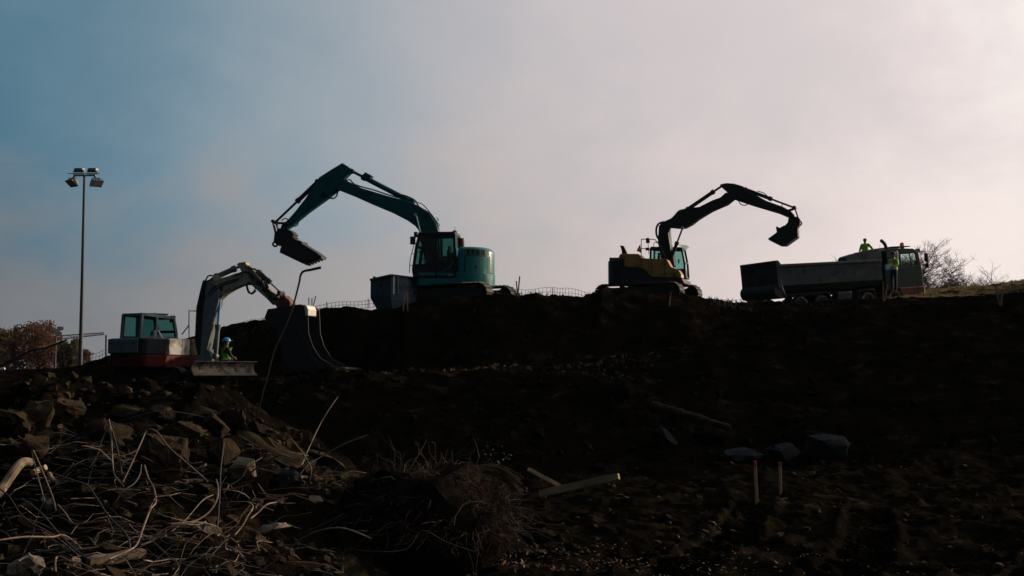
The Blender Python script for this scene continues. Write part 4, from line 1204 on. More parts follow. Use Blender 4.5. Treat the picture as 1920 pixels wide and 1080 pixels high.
# cab
ycab = -1.20
cpr = TR.prof(ycab, [(1662, 545), (1661, 470), (1668, 465), (1712, 466), (1722, 472), (1725, 490), (1730, 513), (1732, 545)])
xc0 = min(p[0] for p in cpr); xc1 = max(p[0] for p in cpr)
win = TR.prof(ycab, [(1689, 477), (1715, 474.5), (1720, 497.5), (1691, 498.5)])
wz0 = min(p[1] for p in win); wz1 = max(p[1] for p in win)
lowp = [cpr[0], (cpr[0][0], wz0), (cpr[6][0] - 0.03, wz0), cpr[6], cpr[7]]
cabm = MB()
for s in (-1, 1):
    cabm.prism([cpr[0], (cpr[0][0], wz0), (cpr[6][0] - 0.05, wz0), cpr[6], cpr[7]], s * 1.2, s * 1.15)
    cabm.prism([(cpr[1][0], wz0), cpr[1], cpr[2], (win[0][0], win[0][1]), (win[3][0], wz0)], s * 1.2, s * 1.15)
    cabm.prism([cpr[2], cpr[3], cpr[4], (win[1][0] + 0.05, win[1][1]), (win[0][0], win[0][1])], s * 1.2, s * 1.15)
    cabm.prism([(win[1][0] + 0.02, win[1][1]), cpr[4], cpr[5], (cpr[6][0] - 0.05, wz0), (win[2][0], wz0)], s * 1.2, s * 1.15)
cabm.prism([cpr[1], cpr[2], (cpr[2][0] + 0.02, cpr[2][1] - 0.05), (cpr[1][0] + 0.05, cpr[0][1]), cpr[0]], -1.15, 1.15)
cabm.prism([cpr[2], cpr[3], cpr[4], (cpr[4][0] - 0.06, cpr[4][1] - 0.02), (cpr[3][0], cpr[3][1] - 0.05), (cpr[2][0], cpr[2][1] - 0.05)], -1.15, 1.15)
cabm.prism([(cpr[6][0] - 0.05, wz0), cpr[6], cpr[7], (cpr[7][0] - 0.05, cpr[7][1])], -1.15, 1.15)
cabo = cabm.build('cab', M_truckgreen, trk, bevel=0.03)
for s in (-1, 1):
    MB().prism([(p[0], p[1]) for p in win], s * 1.165, s * 1.16).build('side_window', G_truck, cabo, smooth=0)
    MB().beam((win[1][0] * 0.62 + win[0][0] * 0.38, s * 1.19, win[1][1]), (win[2][0] * 0.66 + win[3][0] * 0.34, s * 1.19, wz0), 0.03, 0.05).build('window_bar', M_black, cabo)
    MB().tube(smooth_path([(cpr[5][0] + 0.05, s * 1.2, cpr[4][1]), (cpr[5][0] + 0.28, s * 1.36, cpr[4][1] - 0.05), (cpr[5][0] + 0.36, s * 1.36, cpr[5][1] - 0.3), (cpr[5][0] + 0.1, s * 1.25, wz0 + 0.05)]), 0.02, 6).build('mirror_arm', M_black, cabo)
    for k, hgt in ((0, 0.42), (1, 0.22)):
        MB().box((cpr[5][0] + 0.30, s * 1.36, cpr[4][1] - 0.32 - 0.42 * k), (0.10, 0.2, hgt)).build('mirror', M_black, cabo, bevel=0.03)
    MB().box((xc1 - 0.9, s * 1.205, wz0 - 0.14), (0.2, 0.02, 0.05)).build('door_handle', M_black, cabo, bevel=0.006)
    MB().beam((xc0 + 0.5, s * 1.204, wz0 + 0.02), (xc0 + 0.5, s * 1.204, cpr[0][1] + 0.1), 0.012, 0.02, up=(1, 0, 0)).build('door_gap', M_black, cabo)
MB().add([(cpr[4][0] - 0.02, -1.1, cpr[4][1] - 0.04), (cpr[4][0] - 0.02, 1.1, cpr[4][1] - 0.04), (cpr[6][0] - 0.06, 1.1, wz0 + 0.02), (cpr[6][0] - 0.06, -1.1, wz0 + 0.02)], [(0, 1, 2, 3)]).build('windscreen', G_truck, cabo, smooth=0)
MB().prism([(xc0 + 0.55, cpr[0][1] - 0.42), (xc1 + 0.06, cpr[0][1] - 0.42), (xc1 + 0.06, cpr[0][1] + 0.12), (xc0 + 0.95, cpr[0][1] + 0.12)], -1.22, 1.22).build('bumper', M_red, cabo, bevel=0.05)
fender(wx[3] - 0.66, wx[3] + 0.66, -1, M_red); fender(wx[3] - 0.66, wx[3] + 0.66, 1, M_red)
MB().box(((xc0 + xc1) / 2 + 0.15, 0, cpr[2][1] + 0.06), (1.3, 2.1, 0.05)).build('roof_rack', M_black, cabo, bevel=0.01)
p = TR.on(1691.5, 462, -0.5)
bb2 = MB().cyl(p - Vector((0, 0, 0.12)), p, 0.10, 14).build('beacon_base', M_black, cabo)
MB().tube([p, p + Vector((0, 0, 0.16)), p + Vector((0, 0, 0.2))], [0.115, 0.105, 0.05], 14).build('beacon_lamp', M_orange, bb2)
p = TR.on(1656, 468.5, -0.6)
MB().tube([p - Vector((0, 0, 0.1)), p + Vector((0, 0, 0.08))], [0.11, 0.08], 12).build('rear_beacon_lamp', M_orange, cabo)
st = TR.path(-0.9, [(1662, 500), (1662, 470), (1660, 460), (1656, 454), (1652, 451)])
MB().tube(smooth_path(st, 4), 0.085, 12).build('exhaust_stack', M_dark, trk)
p = TR.on(1682, 478, -1.23); MB().box(p, (0.14, 0.03, 0.42)).build('air_intake', M_galv, cabo, bevel=0.02)
p = TR.on(1721, 470, -1.0); MB().box(p, (0.1, 0.3, 0.2)).build('sun_visor_light', M_lampskirt, cabo, bevel=0.03)
# ================================================================== BACKGROUND: masts, crane, trees
def flood_head(parent, c, yaw, tilt, w, hgt, dep, m_skirt):
    rot = Matrix.Rotation(yaw, 3, 'Z') @ Matrix.Rotation(tilt, 3, 'Y')
    c = Vector(c)
    mb = MB()
    f = [(-dep / 2, -w * 0.36, -hgt * 0.30), (-dep / 2, w * 0.36, -hgt * 0.30), (-dep / 2, w * 0.36, hgt * 0.30), (-dep / 2, -w * 0.36, hgt * 0.30),
         (dep / 2, -w / 2, -hgt / 2), (dep / 2, w / 2, -hgt / 2), (dep / 2, w / 2, hgt / 2), (dep / 2, -w / 2, hgt / 2)]
    mb.add([c + rot @ Vector(p) for p in f], [(0, 1, 2, 3), (7, 6, 5, 4), (0, 4, 5, 1), (1, 5, 6, 2), (2, 6, 7, 3), (3, 7, 4, 0)])
    h = mb.build('flood_lamp', M_lampbody, parent, bevel=0.02)
    r2 = MB()
    r2.add([c + rot @ Vector((dep / 2 + 0.01, a * w * 0.47, b * hgt * 0.46)) for a, b in ((-1, -1), (1, -1), (1, 1), (-1, 1))], [(0, 1, 2, 3)])
    r2.build('lamp_glass', m_skirt, h)
    return h
MY = 96.0
def M_at(px_, py_): return at(px_, py_, MY)
mb0 = M_at(150, 700); mtop = M_at(153, 329)
gz = tz(mb0.x, MY)
mast = empty('floodlight_mast', loc=(mb0.x, MY, gz))
tag(mast, "tall slim floodlight mast with four lamps left of the excavators", "floodlight")
mo = mast.location.copy()
MB().tube([(0, 0, 0), (0.02, 0, (mtop.z - gz) * 0.5), (0.0, 0, mtop.z - gz)], [0.17, 0.13, 0.09], 14).build('pole', M_pole, mast)
ML = lambda px_, py_, dy=0.0: M_at(px_, py_) + Vector((0, dy, 0)) - mo
def mx_(px_): return ML(px_, 329).x
tilt_fix = mtop.x - mb0.x
MB().beam(ML(132.5, 329) - Vector((tilt_fix, 0, 0)), ML(174, 329) - Vector((tilt_fix, 0, 0)), 0.12, 0.12).build('cross_arm', M_galv, mast, bevel=0.01)
MB().beam(ML(123, 326, -0.2) - Vector((tilt_fix, 0, 0)), ML(183, 326, -0.2) - Vector((tilt_fix, 0, 0)), 0.04, 0.05).build('guard_rail', M_galv, mast)
for (x0, x1, yy, y2, ya, ti) in ((132, 152.5, 319, 326, -90, 8), (158, 178, 319, 326, -90, 8)):
    c = (ML(x0, yy) + ML(x1, yy)) / 2 - Vector((tilt_fix, 0, 0))
    flood_head(mast, c + Vector((0, 0, 0.02)), R(90), R(ti), 0.82, 0.34, 0.30, M_lampskirt)
    br = MB()
    br.tube([c + Vector((-0.40, 0, 0)), c + Vector((-0.40, 0, -0.30)), c + Vector((0.40, 0, -0.30)), c + Vector((0.40, 0, 0))], 0.03, 6)
    br.build('lamp_bracket', M_galv, mast)
for (px0, ya, sx) in ((131, -128, -1), (175, -52, 1)):
    c = ML(px0, 341) - Vector((tilt_fix, 0, 0))
    flood_head(mast, c, R(ya), R(52), 0.95, 0.72, 0.40, M_lampskirt)
    br = MB()
    br.tube([c + Vector((-0.36, 0, 0.0)), c + Vector((-0.30, 0, 0.30)), c + Vector((0.30, 0, 0.27)), c + Vector((0.36, 0, 0.0))], 0.03, 6)
    br.build('lamp_bracket', M_galv, mast)
    MB().beam(c + Vector((0, 0, 0.28)), c + Vector((-sx * 0.2, 0, 0.5)), 0.1, 0.12).build('lamp_arm', M_galv, mast)
# distant second mast
b2 = at(102.5, 700, 190); t2 = at(104, 632, 190); gz2 = tz(b2.x, 190)
mast2 = empty('floodlight_mast', loc=(b2.x, 190, gz2))
tag(mast2, "distant thin floodlight mast in front of the autumn tree", "floodlight")
MB().tube([(0, 0, 0), (0.05, 0, t2.z - gz2)], [0.18, 0.10], 10).build('pole', M_pole, mast2)
for (ex, ez) in ((112.5, 615), (107, 620), (109.5, 625)):
    c = at(ex, ez, 190) - mast2.location
    flood_head(mast2, c, R(-60), R(40), 0.95, 0.6, 0.35, M_lampskirt)
    MB().beam(c, (0.05, 0, t2.z - gz2), 0.08, 0.08).build('lamp_arm', M_galv, mast2)
# tower crane far away: jib seen between the tree and the white excavator
cb_ = at(60, 700, 420)
crane = empty('tower_crane', loc=(cb_.x, 420, tz(cb_.x, 420)))
tag(crane, "far tower crane whose thin jib pokes out right of the autumn tree", "crane")
co_ = crane.location
CL = lambda px_, py_, d_=0: at(px_, py_, 420 + d_) - co_
def lattice(mb, a, b, h, n, r):
    a, b = Vector(a), Vector(b)
    u = Vector((0, 0, 1)) if abs((b - a).normalized().z) < 0.8 else Vector((1, 0, 0))
    for off in (Vector(), u * h):
        mb.tube([a + off, b + off * (1 if off.length == 0 else 0.35)], r, 5)
    for i in range(n):
        p = a.lerp(b, i / n); q = a.lerp(b, (i + 0.5) / n) + u * h * (1 - 0.65 * i / n); s_ = a.lerp(b, (i + 1) / n)
        mb.tube([p, q, s_], r * 0.7, 4)
mb = MB(); lattice(mb, CL(60, 642), CL(195, 627), 1.6, 24, 0.16); mb.build('jib', M_rustred, crane)
mb = MB(); lattice(mb, Vector((0, 0, 0)), CL(60, 638), 1.6, 20, 0.16); mb.build('tower', M_rustred, crane)
mb = MB(); lattice(mb, CL(60, 642), CL(38, 645), 1.4, 5, 0.16); mb.box(CL(39, 648), (2.2, 1.5, 2.0)); mb.build('counter_jib', M_rustred, crane)
MB().tube([CL(60, 622), CL(150, 632)], 0.08, 4).tube([CL(60, 642), CL(60, 622)], 0.15, 4).build('tie_rod', M_rustred, crane)

def branch_tree(seed, base_h, spread, levels, r0, up=0.5, minr=0.02, droop=0.0):
    rnd = random.Random(seed)
    mb = MB(); tips = []
    def grow(p, d, ln, r, lv):
        pts = [p]; q = p.copy(); dd = d.copy()
        n = 4 if lv > 0 else 5
        for i in range(n):
            dd = (dd + Vector((rnd.uniform(-1, 1), rnd.uniform(-1, 1), rnd.uniform(-0.6, 0.8))) * 0.20).normalized()
            q = q + dd * (ln / n); pts.append(q.copy())
        rr = [max(minr, r * (1 - 0.45 * i / n)) for i in range(n + 1)]
        mb.tube(pts, rr, 6 if lv < 2 else 3, cap=False)
        if lv >= levels:
            tips.append((q, dd)); return
        k = ((rnd.randint(3, 5) if seed == 4 else rnd.randint(2, 4)) if lv < 3 else (rnd.randint(2, 4) if seed == 4 else rnd.randint(1, 3))) if lv > 0 else rnd.randint(4, 6)
        for i in range(k):
            t = rnd.uniform(0.35, 1.0); f = t * n; a = int(min(f, n - 1)); pp = pts[a].lerp(pts[a + 1], f - a)
            az = rnd.uniform(0, 2 * math.pi)
            nd = (dd * 0.75 + Vector((math.cos(az), math.sin(az), up * rnd.uniform(-0.5, 1.0))) * spread).normalized()
            grow(pp, nd, ln * rnd.uniform(0.55, 0.8), r * rnd.uniform(0.45, 0.62), lv + 1)
        grow(q, dd, ln * 0.72, r * 0.6, lv + 1)
    grow(Vector((0, 0, 0)), Vector((0.05, 0, 1)), base_h, r0, 0)
    return mb, tips

# bare winter trees behind the lorry
for (px_, y_, top_py, seed, sp_, lab) in ((1738, 112, 458, 4, 0.9, "bare tree just right of the truck cab, its twigs the tallest"),
                                          (1782, 118, 500, 9, 0.9, "low bare bushy tree rising from the field right of the truck"),
                                          (1660, 122, 452, 15, 0.9, "bare tree mostly hidden behind the truck, twigs showing over its roof")):
    b_ = at(px_, 560, y_); g_ = tz(b_.x, y_); H_ = at(px_, top_py, y_).z - g_
    tr_ = empty('bare_tree', loc=(b_.x, y_, g_)); tag(tr_, lab, "tree", "bare trees behind the truck")
    mb, tips = branch_tree(seed, H_ * 0.26, sp_, 5, H_ * 0.017, 0.45, 0.010)
    zs_ = max(v[2] for v in mb.v); k_ = H_ / zs_
    mb.v = [(v[0] * k_ * 1.25, v[1] * k_ * 1.25, v[2] * k_) for v in mb.v]
    mb.build('crown', M_greybark, tr_, smooth=0)
    rnd = random.Random(seed); tw = MB()
    for (q, d) in tips:
        q = Vector((q.x * k_ * 1.25, q.y * k_ * 1.25, q.z * k_))
        for _ in range(6 if seed == 4 else 3):
            e = q + (d * 0.5 + Vector((rnd.uniform(-1, 1), rnd.uniform(-1, 1), rnd.uniform(-0.5, 0.9)))) * 0.42
            m_ = q.lerp(e, 0.5) + Vector((rnd.uniform(-.08, .08), 0, rnd.uniform(-.08, .08)))
            tw.tube([q, m_, e], [0.010, 0.008, 0.005], 3, cap=False)
    o = tw.build('twigs', M_greybark, tr_, smooth=0); o["kind"] = "stuff"

# autumn trees at the far left
for (px_, y_, top_py, wid, seed, m_, lab) in ((62, 205, 598, 105, 2, M_autumn, "large rust brown autumn tree at the far left behind the masts"),
                                              (5, 215, 612, 60, 5, M_autumn2, "dark brown tree cut off by the left edge of the picture"),
                                              (128, 200, 634, 42, 8, M_autumn2, "smaller brownish tree just left of the tall mast"),
                                              (158, 230, 655, 20, 12, M_autumn, "little tan tree just right of the tall mast's foot")):
    b_ = at(px_, 700, y_); g_ = tz(b_.x, y_); H_ = at(px_, top_py, y_).z - g_
    Wd = wid / FPX * y_
    tr_ = empty('autumn_tree', loc=(b_.x, y_, g_)); tag(tr_, lab, "tree", "autumn trees at the far left")
    mb, tips = branch_tree(seed, H_ * 0.32, 0.75, 3, H_ * 0.030, 0.6, 0.05)
    zs_ = max(v[2] for v in mb.v); xs_ = max(abs(v[0]) for v in mb.v)
    kx, kz = Wd * 0.48 / xs_, H_ * 0.94 / zs_
    mb.v = [(v[0] * kx, v[1] * kx, v[2] * kz) for v in mb.v]
    mb.build('trunk', M_bark, tr_, smooth=0)
    rnd = random.Random(seed); lf = MB()
    cl_ = [Vector((q.x * kx, q.y * kx, q.z * kz)) for (q, d) in tips]
    # extra clumps through the crown's volume
    for _ in range(int(26 + wid * 0.5)):
        a = rnd.uniform(0, 6.283); rr = math.sqrt(rnd.random()); t = rnd.random()
        hz_ = 0.16 + 0.74 * t
        w_ = Wd * 0.48 * (0.75 + 0.3 * math.sin(math.pi * min(1, t * 1.1)) - 0.45 * max(0, t - 0.7))
        cl_.append(Vector((rr * math.cos(a) * w_, rr * math.sin(a) * w_, H_ * hz_)))
    for c in cl_:
        cr = H_ * rnd.uniform(0.035, 0.075)
        for _ in range(46):
            d = Vector((rnd.gauss(0, 1), rnd.gauss(0, 1), rnd.gauss(0, 0.8)))
            p = c + d * cr * 0.75
            if p.z > H_: p.z = H_ - rnd.random() * 0.4
            s_ = rnd.uniform(0.14, 0.32)
            u = Vector((rnd.gauss(0, 1), rnd.gauss(0, 1), rnd.gauss(0, 1))).normalized(); v = u.orthogonal().normalized()
            lf.add([p - u * s_, p + v * s_ * 0.6, p + u * s_, p - v * s_ * 0.6], [(0, 1, 2, 3)])
    o = lf.build('crown', m_, tr_, smooth=0); o["kind"] = "stuff"

# ================================================================== SKIP
SF = Frame((at(733, 577, 53.6).x, 53.6, at(733, 577, 53.6).z - 0.25), R(40), R(-3.0), R(-4.0))   # near corner at 733
skp = empty('waste_skip', mat=SF.mw)
tag(skp, "dented dark blue waste skip under the teal excavator's arm", "skip")
LS, WS = 2.9, 1.55
zt_s = SF.inv @ at(733, 515, 53.6); hs = zt_s.z
# corner at local origin; long side runs to +x (right, away), short end to +y (left, away)
sk_m = MB()
q = [(0, 0), (LS, 0), (LS, WS), (0, WS)]
bq = [(0.15, 0.12), (LS - 0.5, 0.12), (LS - 0.5, WS - 0.55), (0.15, WS - 0.55)]
vs_ = [(p[0], p[1], 0.02) for p in bq] + [(p[0], p[1], hs * 0.52) for p in q] + [(p[0], p[1], hs) for p in q] + [(p[0] + (0.06 if p[0] == 0 else -0.06), p[1] + (0.06 if p[1] == 0 else -0.06), hs) for p in q] + [(p[0] + (0.06 if p[0] < 1 else -0.06), p[1] + (0.06 if p[1] < 0.5 else -0.06), 0.10) for p in bq]
fs = [(3, 2, 1, 0)]
for i in range(4):
    j = (i + 1) % 4
    fs += [(i, j, 4 + j, 4 + i), (4 + i, 4 + j, 8 + j, 8 + i), (8 + i, 8 + j, 12 + j, 12 + i), (12 + i, 12 + j, 16 + j, 16 + i)]
fs.append((16, 17, 18, 19))
sk_m.add(vs_, fs)
so = sk_m.build('skip_body', M_skip, skp, smooth=0)
for a, b in ((0, 1), (1, 2), (2, 3), (3, 0)):
    MB().beam((q[a][0], q[a][1], hs), (q[b][0], q[b][1], hs), 0.11, 0.09).build('rim', M_skip, so, bevel=0.015)
for k in range(2):
    MB().box((0.10 + 0.22 * k, -0.03, hs * 0.74), (0.06, 0.06, hs * 0.46)).build('stiffener', M_lampskirt if k == 0 else M_greypanel, so, bevel=0.01)
MB().cyl((1.2, -0.02, hs * 0.6), (1.2, -0.16, hs * 0.6), 0.06, 12).build('lifting_lug', M_steel, so)
MB().cyl((-0.02, WS * 0.8, hs * 0.98), (-0.02, WS * 0.8, hs + 0.1), 0.06, 8).build('lifting_eye', M_steel, so)

# ================================================================== NET FENCES AND STAKES
def fence(label, pts_px, y_, hpx, post_px=(), cell=0.16, r=0.008):
    r *= 1.35
    """pts_px: (px, py of the foot); the net hangs hpx pixels high"""
    base = [at(px_, py_, y_) for px_, py_ in pts_px]
    tops = [at(px_, py_ - hpx, y_) for px_, py_ in pts_px]
    f = empty('net_fence', loc=base[0]); tag(f, label, "fence", "plastic net fences along the ridge")
    o0 = base[0]
    def lerp_path(arr, t):
        n = len(arr) - 1; f_ = min(t * n, n - 1e-6); i = int(f_); return arr[i].lerp(arr[i + 1], f_ - i)
    Ln = sum((base[i + 1] - base[i]).length for i in range(len(base) - 1))
    Hn = (tops[0] - base[0]).length
    nv = int(Ln / cell); nh = max(2, int(Hn / cell))
    sag = lambda t, k: Vector((0, 0.05 * math.sin(t * 21 + k), 0.025 * math.sin(t * 17 + k * 0.6)))
    net = MB()
    for k in range(nh + 1):
        net.tube([lerp_path(base, i / nv).lerp(lerp_path(tops, i / nv), k / nh) + sag(i / nv, k) - o0 for i in range(nv + 1)], r, 4, cap=False)
    for i in range(nv + 1):
        net.tube([lerp_path(base, i / nv).lerp(lerp_path(tops, i / nv), k / nh) + sag(i / nv, k) - o0 for k in range(nh + 1)], r, 4, cap=False)
    n_ = net.build('netting', M_net, f, smooth=0); n_["kind"] = "stuff"
    for (px_, pa, pb, w) in post_px:
        MB().cyl(at(px_, pb, y_) - o0, at(px_ + 0.6, pa, y_) - o0, w, 8).build('post', M_net, f)
    return f
fence("net fence on the ridge between the two large excavators", [(960, 560), (985, 560), (1010, 558), (1040, 556), (1060, 557), (1085, 561), (1108, 566)], 60, 17, [(1036, 540, 558, 0.02), (1102, 551, 566, 0.02)], 0.15, 0.008)
fence("net fence on the ridge left of the waste skip", [(560, 592), (600, 584), (650, 578), (700, 576), (735, 573)], 58, 12.5, [(612, 566, 584, 0.02), (690, 560, 578, 0.02)], 0.15, 0.009)
fence("low net fence on the slope behind the white excavator's arm", [(415, 632), (440, 622), (470, 614), (500, 609), (530, 600)], 60, 13, [(470, 598, 614, 0.02)], 0.16, 0.008)
fence("net fence hung on a leaning post right of the tall mast", [(152, 690), (170, 686), (190, 680), (215, 672)], 64, 21, [(198.5, 628, 685, 0.05)], 0.16, 0.008)
fence("sagging wire fence left of the truck's tailgate", [(1325, 574), (1350, 575), (1380, 575), (1410, 576)], 64, 12.5, [(1352, 560, 575, 0.015)], 0.24, 0.007)

def hit(px_, py_, ymin=7.5, ymax=50.0, default=None):
    """distance at which the sight line through a pixel meets the ground"""
    d = ray(px_, py_); ys_h = np.linspace(ymin, ymax, 900)
    t = ys_h / d.y
    gap = (EYE.z + d.z * t) - terrain(d.x * t, ys_h)
    w_ = np.nonzero(gap <= 0)[0]
    return float(ys_h[w_[0]]) if len(w_) else default
def stake(label, px_, p_top, p_bot, y_, w, lean=0, red=0.0, group="wooden survey stakes", extra=0.25):
    if y_ < 30: y_ = hit(px_, p_bot, 12, 40, y_)
    a = at(px_, p_bot, y_); b = at(px_ + lean, p_top, y_)
    s_ = empty('survey_stake', loc=a); tag(s_, label, "stake", group)
    d = (b - a)
    MB().beam(-d.normalized() * extra, d * (1 - red), w, w * 0.6, up=(0, 1, 0)).build('shaft', M_wood, s_, bevel=0.004)
    if red > 0:
        MB().beam(d * (1 - red), d, w * 1.04, w * 0.64, up=(0, 1, 0)).build('painted_top', M_stakered, s_, bevel=0.004)
    return s_
stake("left one of two stakes standing in the near mud, leaning slightly", 1419, 864, 942, 19.6, 0.045, -4, 0.16)
stake("right one of two stakes standing in the near mud, upright", 1463.5, 867, 928, 21.5, 0.045, -1.5, 0.13)
stake("short upright stake on the ridge right of the teal excavator", 971, 527, 558, 51.6, 0.05, -3, 0)
stake("taller stake tilted right on the ridge right of the teal excavator", 970.5, 518, 558, 51.7, 0.055, 4, 0)
stake("stake catching the sun on the bank below the yellow excavator", 1254, 547, 580, 51.2, 0.07, 4, 0.25)
stake("leaning stake on the ridge edge at the feet of the man by the truck", 1659, 533, 562, 53.4, 0.06, 5, 0)
stake("dark upright stake on the ridge edge below the truck cab", 1656, 528, 565, 53.3, 0.05, 0, 0)
stake("left stake of the crossed pair at the right edge of the ridge", 1875, 536, 578, 52.0, 0.08, -8, 0)
stake("right stake of the crossed pair at the right edge of the ridge", 1876, 543, 580, 51.9, 0.08, 4, 0)
stake("left of three red topped stakes behind the white excavator's bucket", 579.5, 558, 592, 50.8, 0.035, -0.5, 0.4)
stake("middle of three red topped stakes behind the white excavator's bucket", 584.5, 559, 592, 50.7, 0.035, 0.5, 0.4)
stake("right tilted one of three red topped stakes behind the white excavator's bucket", 583, 555, 592, 50.9, 0.035, 9, 0.4)
stake("left of two dim stakes on the bank in front of the skip", 757, 548, 572, 51.3, 0.05, 2, 0)
stake("right of two dim stakes on the bank in front of the skip", 764, 546, 572, 51.3, 0.05, -1, 0)

# ================================================================== PEOPLE
def skin_mesh(joints, edges, root, sub=2):
    names = list(joints)
    me_ = bpy.data.meshes.new('figure')
    me_.from_pydata([joints[k][0] for k in names], [(names.index(a), names.index(b)) for a, b in edges], [])
    o = bpy.data.objects.new('figure_tmp', me_); COL.objects.link(o)
    sm = o.modifiers.new('skin', 'SKIN'); sm.use_smooth_shade = True
    for i, k in enumerate(names):
        sv = me_.skin_vertices[0].data[i]
        r_ = joints[k][1]
        sv.radius = r_ if isinstance(r_, tuple) else (r_, r_)
        sv.use_root = (k == root)
    ss = o.modifiers.new('sub', 'SUBSURF'); ss.levels = sub; ss.render_levels = sub
    dg = bpy.context.evaluated_depsgraph_get()
    out = bpy.data.meshes.new_from_object(o.evaluated_get(dg))
    bpy.data.objects.remove(o)
    return out
def person(name_label, loc, yaw, arms, hat=None, vest='lime', legs=None, group=None, bald=False, kit=None, height=1.76):
    """local frame: x forward, y left, z up, feet at z=0. arms: {'l': (elbow, wrist), 'r': (elbow, wrist)}"""
    P = empty('person', loc=loc); P.rotation_euler = (0, 0, yaw); P.scale = (height / 1.76,) * 3
    tag(P, name_label, "person", group)
    lg = legs or {'l': ((0.03, 0.10, 0.50), (0.0, 0.11, 0.09), (0.16, 0.13, 0.035)), 'r': ((0.03, -0.10, 0.50), (-0.02, -0.12, 0.09), (0.14, -0.14, 0.035))}
    J = {'pelvis': ((0, 0, 0.95), (0.15, 0.12)), 'waist': ((0, 0, 1.10), (0.145, 0.105)), 'chest': ((0.0, 0, 1.30), (0.175, 0.125)), 'neck0': ((0.0, 0, 1.46), (0.085, 0.075)),
         'neck': ((0.015, 0, 1.53), 0.055), 'head0': ((0.03, 0, 1.60), (0.075, 0.088)), 'head1': ((0.03, 0, 1.68), (0.078, 0.095)), 'head2': ((0.02, 0, 1.745), (0.05, 0.06))}
    E = [('pelvis', 'waist'), ('waist', 'chest'), ('chest', 'neck0'), ('neck0', 'neck'), ('neck', 'head0'), ('head0', 'head1'), ('head1', 'head2')]
    AJ = {'chest': J['chest'], 'neck0': ((0, 0, 1.45), (0.10, 0.085)), 'waist': ((0, 0, 1.10), (0.165, 0.125)), 'hem': ((0, 0, 0.93), (0.165, 0.125))}
    AJ['chest'] = ((0, 0, 1.30), (0.19, 0.14))
    AE = [('chest', 'neck0'), ('chest', 'waist'), ('waist', 'hem')]
    for s, sg in (('l', 1), ('r', -1)):
        J['hip' + s] = ((0, 0.09 * sg, 0.90), 0.095); J['knee' + s] = (lg[s][0], 0.062); J['ank' + s] = (lg[s][1], 0.042); J['toe' + s] = (lg[s][2], (0.04, 0.03))
        E += [('pelvis', 'hip' + s), ('hip' + s, 'knee' + s), ('knee' + s, 'ank' + s), ('ank' + s, 'toe' + s)]
        sh = (0.0, 0.185 * sg, 1.41)
        el_, wr = arms[s]
        J['sh' + s] = (sh, 0.062); J['el' + s] = (el_, 0.043); J['wr' + s] = (wr, 0.030)
        E += [('chest', 'sh' + s), ('sh' + s, 'el' + s), ('el' + s, 'wr' + s)]
        AJ['sh' + s] = (sh, 0.078); AJ['el' + s] = (el_, 0.060); wv = Vector(el_).lerp(Vector(wr), 0.88); AJ['wr' + s] = (tuple(wv), 0.046)
        AE += [('chest', 'sh' + s), ('sh' + s, 'el' + s), ('el' + s, 'wr' + s)]
    bm_ = skin_mesh(J, E, 'pelvis')
    # hands: palm and five fingers welded into the body mesh, plus nose and ears
    mb = MB()
    mb.v = [tuple(v.co) for v in bm_.vertices]; mb.f = [tuple(p.vertices) for p in bm_.polygons]
    nbody = len(mb.f)
    for s, sg in (('l', 1), ('r', -1)):
        el_, wr = Vector(arms[s][0]), Vector(arms[s][1])
        d = (wr - el_).normalized(); sd = d.cross(Vector((0, 0, 1)))
        sd = sd.normalized() if sd.length > 0.05 else Vector((0, 1, 0)); up_ = sd.cross(d)
        mb.tube([wr - d * 0.02, wr + d * 0.04, wr + d * 0.09], [0.028, 0.040, 0.036], 8)
        for k, ln in enumerate((0.062, 0.075, 0.070, 0.055)):
            b0 = wr + d * 0.085 + sd * (0.030 - 0.020 * k)
            mb.tube([b0, b0 + d * ln * 0.5 - up_ * 0.006, b0 + d * ln * 0.85 - up_ * 0.03], [0.0095, 0.009, 0.007], 6)
        b0 = wr + d * 0.03 + sd * 0.03
        mb.tube([b0, b0 + d * 0.03 + sd * 0.025, b0 + d * 0.06 + sd * 0.025 - up_ * 0.015], [0.011, 0.010, 0.008], 6)
    mb.ball((0.128, 0, 1.655), (0.018, 0.014, 0.022), 8, 6)
    for sg in (-1, 1):
        mb.ball((0.02, 0.088 * sg, 1.66), (0.02, 0.010, 0.032), 8, 6)
    body = mb.build('body', M_skin, P, smooth=0)
    body.data.polygons.foreach_set('use_smooth', [True] * len(body.data.polygons))
    body.data.materials.append(M_trouser); body.data.materials.append(M_hair)
    for p in body.data.polygons[:nbody]:
        z_ = p.center.z
        if z_ < 1.0 and abs(p.center.y) < 0.3: p.material_index = 1 if z_ > 0.10 else 2
        elif (not bald) and z_ > 1.69 or ((not bald) and z_ > 1.60 and p.center.x < -0.01 and abs(p.center.y) < 0.12): p.material_index = 2
    for sg in (-1, 1):
        MB().ball((0.108, 0.032 * sg, 1.672), 0.012, 8, 6).build('eye', M_hair, body)
    MB().box((0.114, 0, 1.607), (0.012, 0.045, 0.008)).build('mouth', M_rustred, body)
    # jacket or vest
    if vest == 'dark_sleeves':
        AJ2 = {k: v for k, v in AJ.items() if k[:2] in ('sh', 'el', 'wr', 'ch')}
        AJ2 = dict(AJ2); AJ2['chest'] = ((0, 0, 1.30), (0.15, 0.11))
        jm = skin_mesh(AJ2, [e for e in AE if e[0] in AJ2 and e[1] in AJ2], 'chest')
        jo = bpy.data.objects.new('sweater', jm); COL.objects.link(jo); jo.parent = P; jm.materials.clear(); jm.materials.append(M_darkcloth)
        VJ = {'chest': ((0, 0, 1.30), (0.205, 0.15)), 'neck0': ((0, 0, 1.44), (0.11, 0.09)), 'waist': ((0, 0, 1.08), (0.185, 0.14)), 'hem': ((0, 0, 0.86), (0.185, 0.145))}
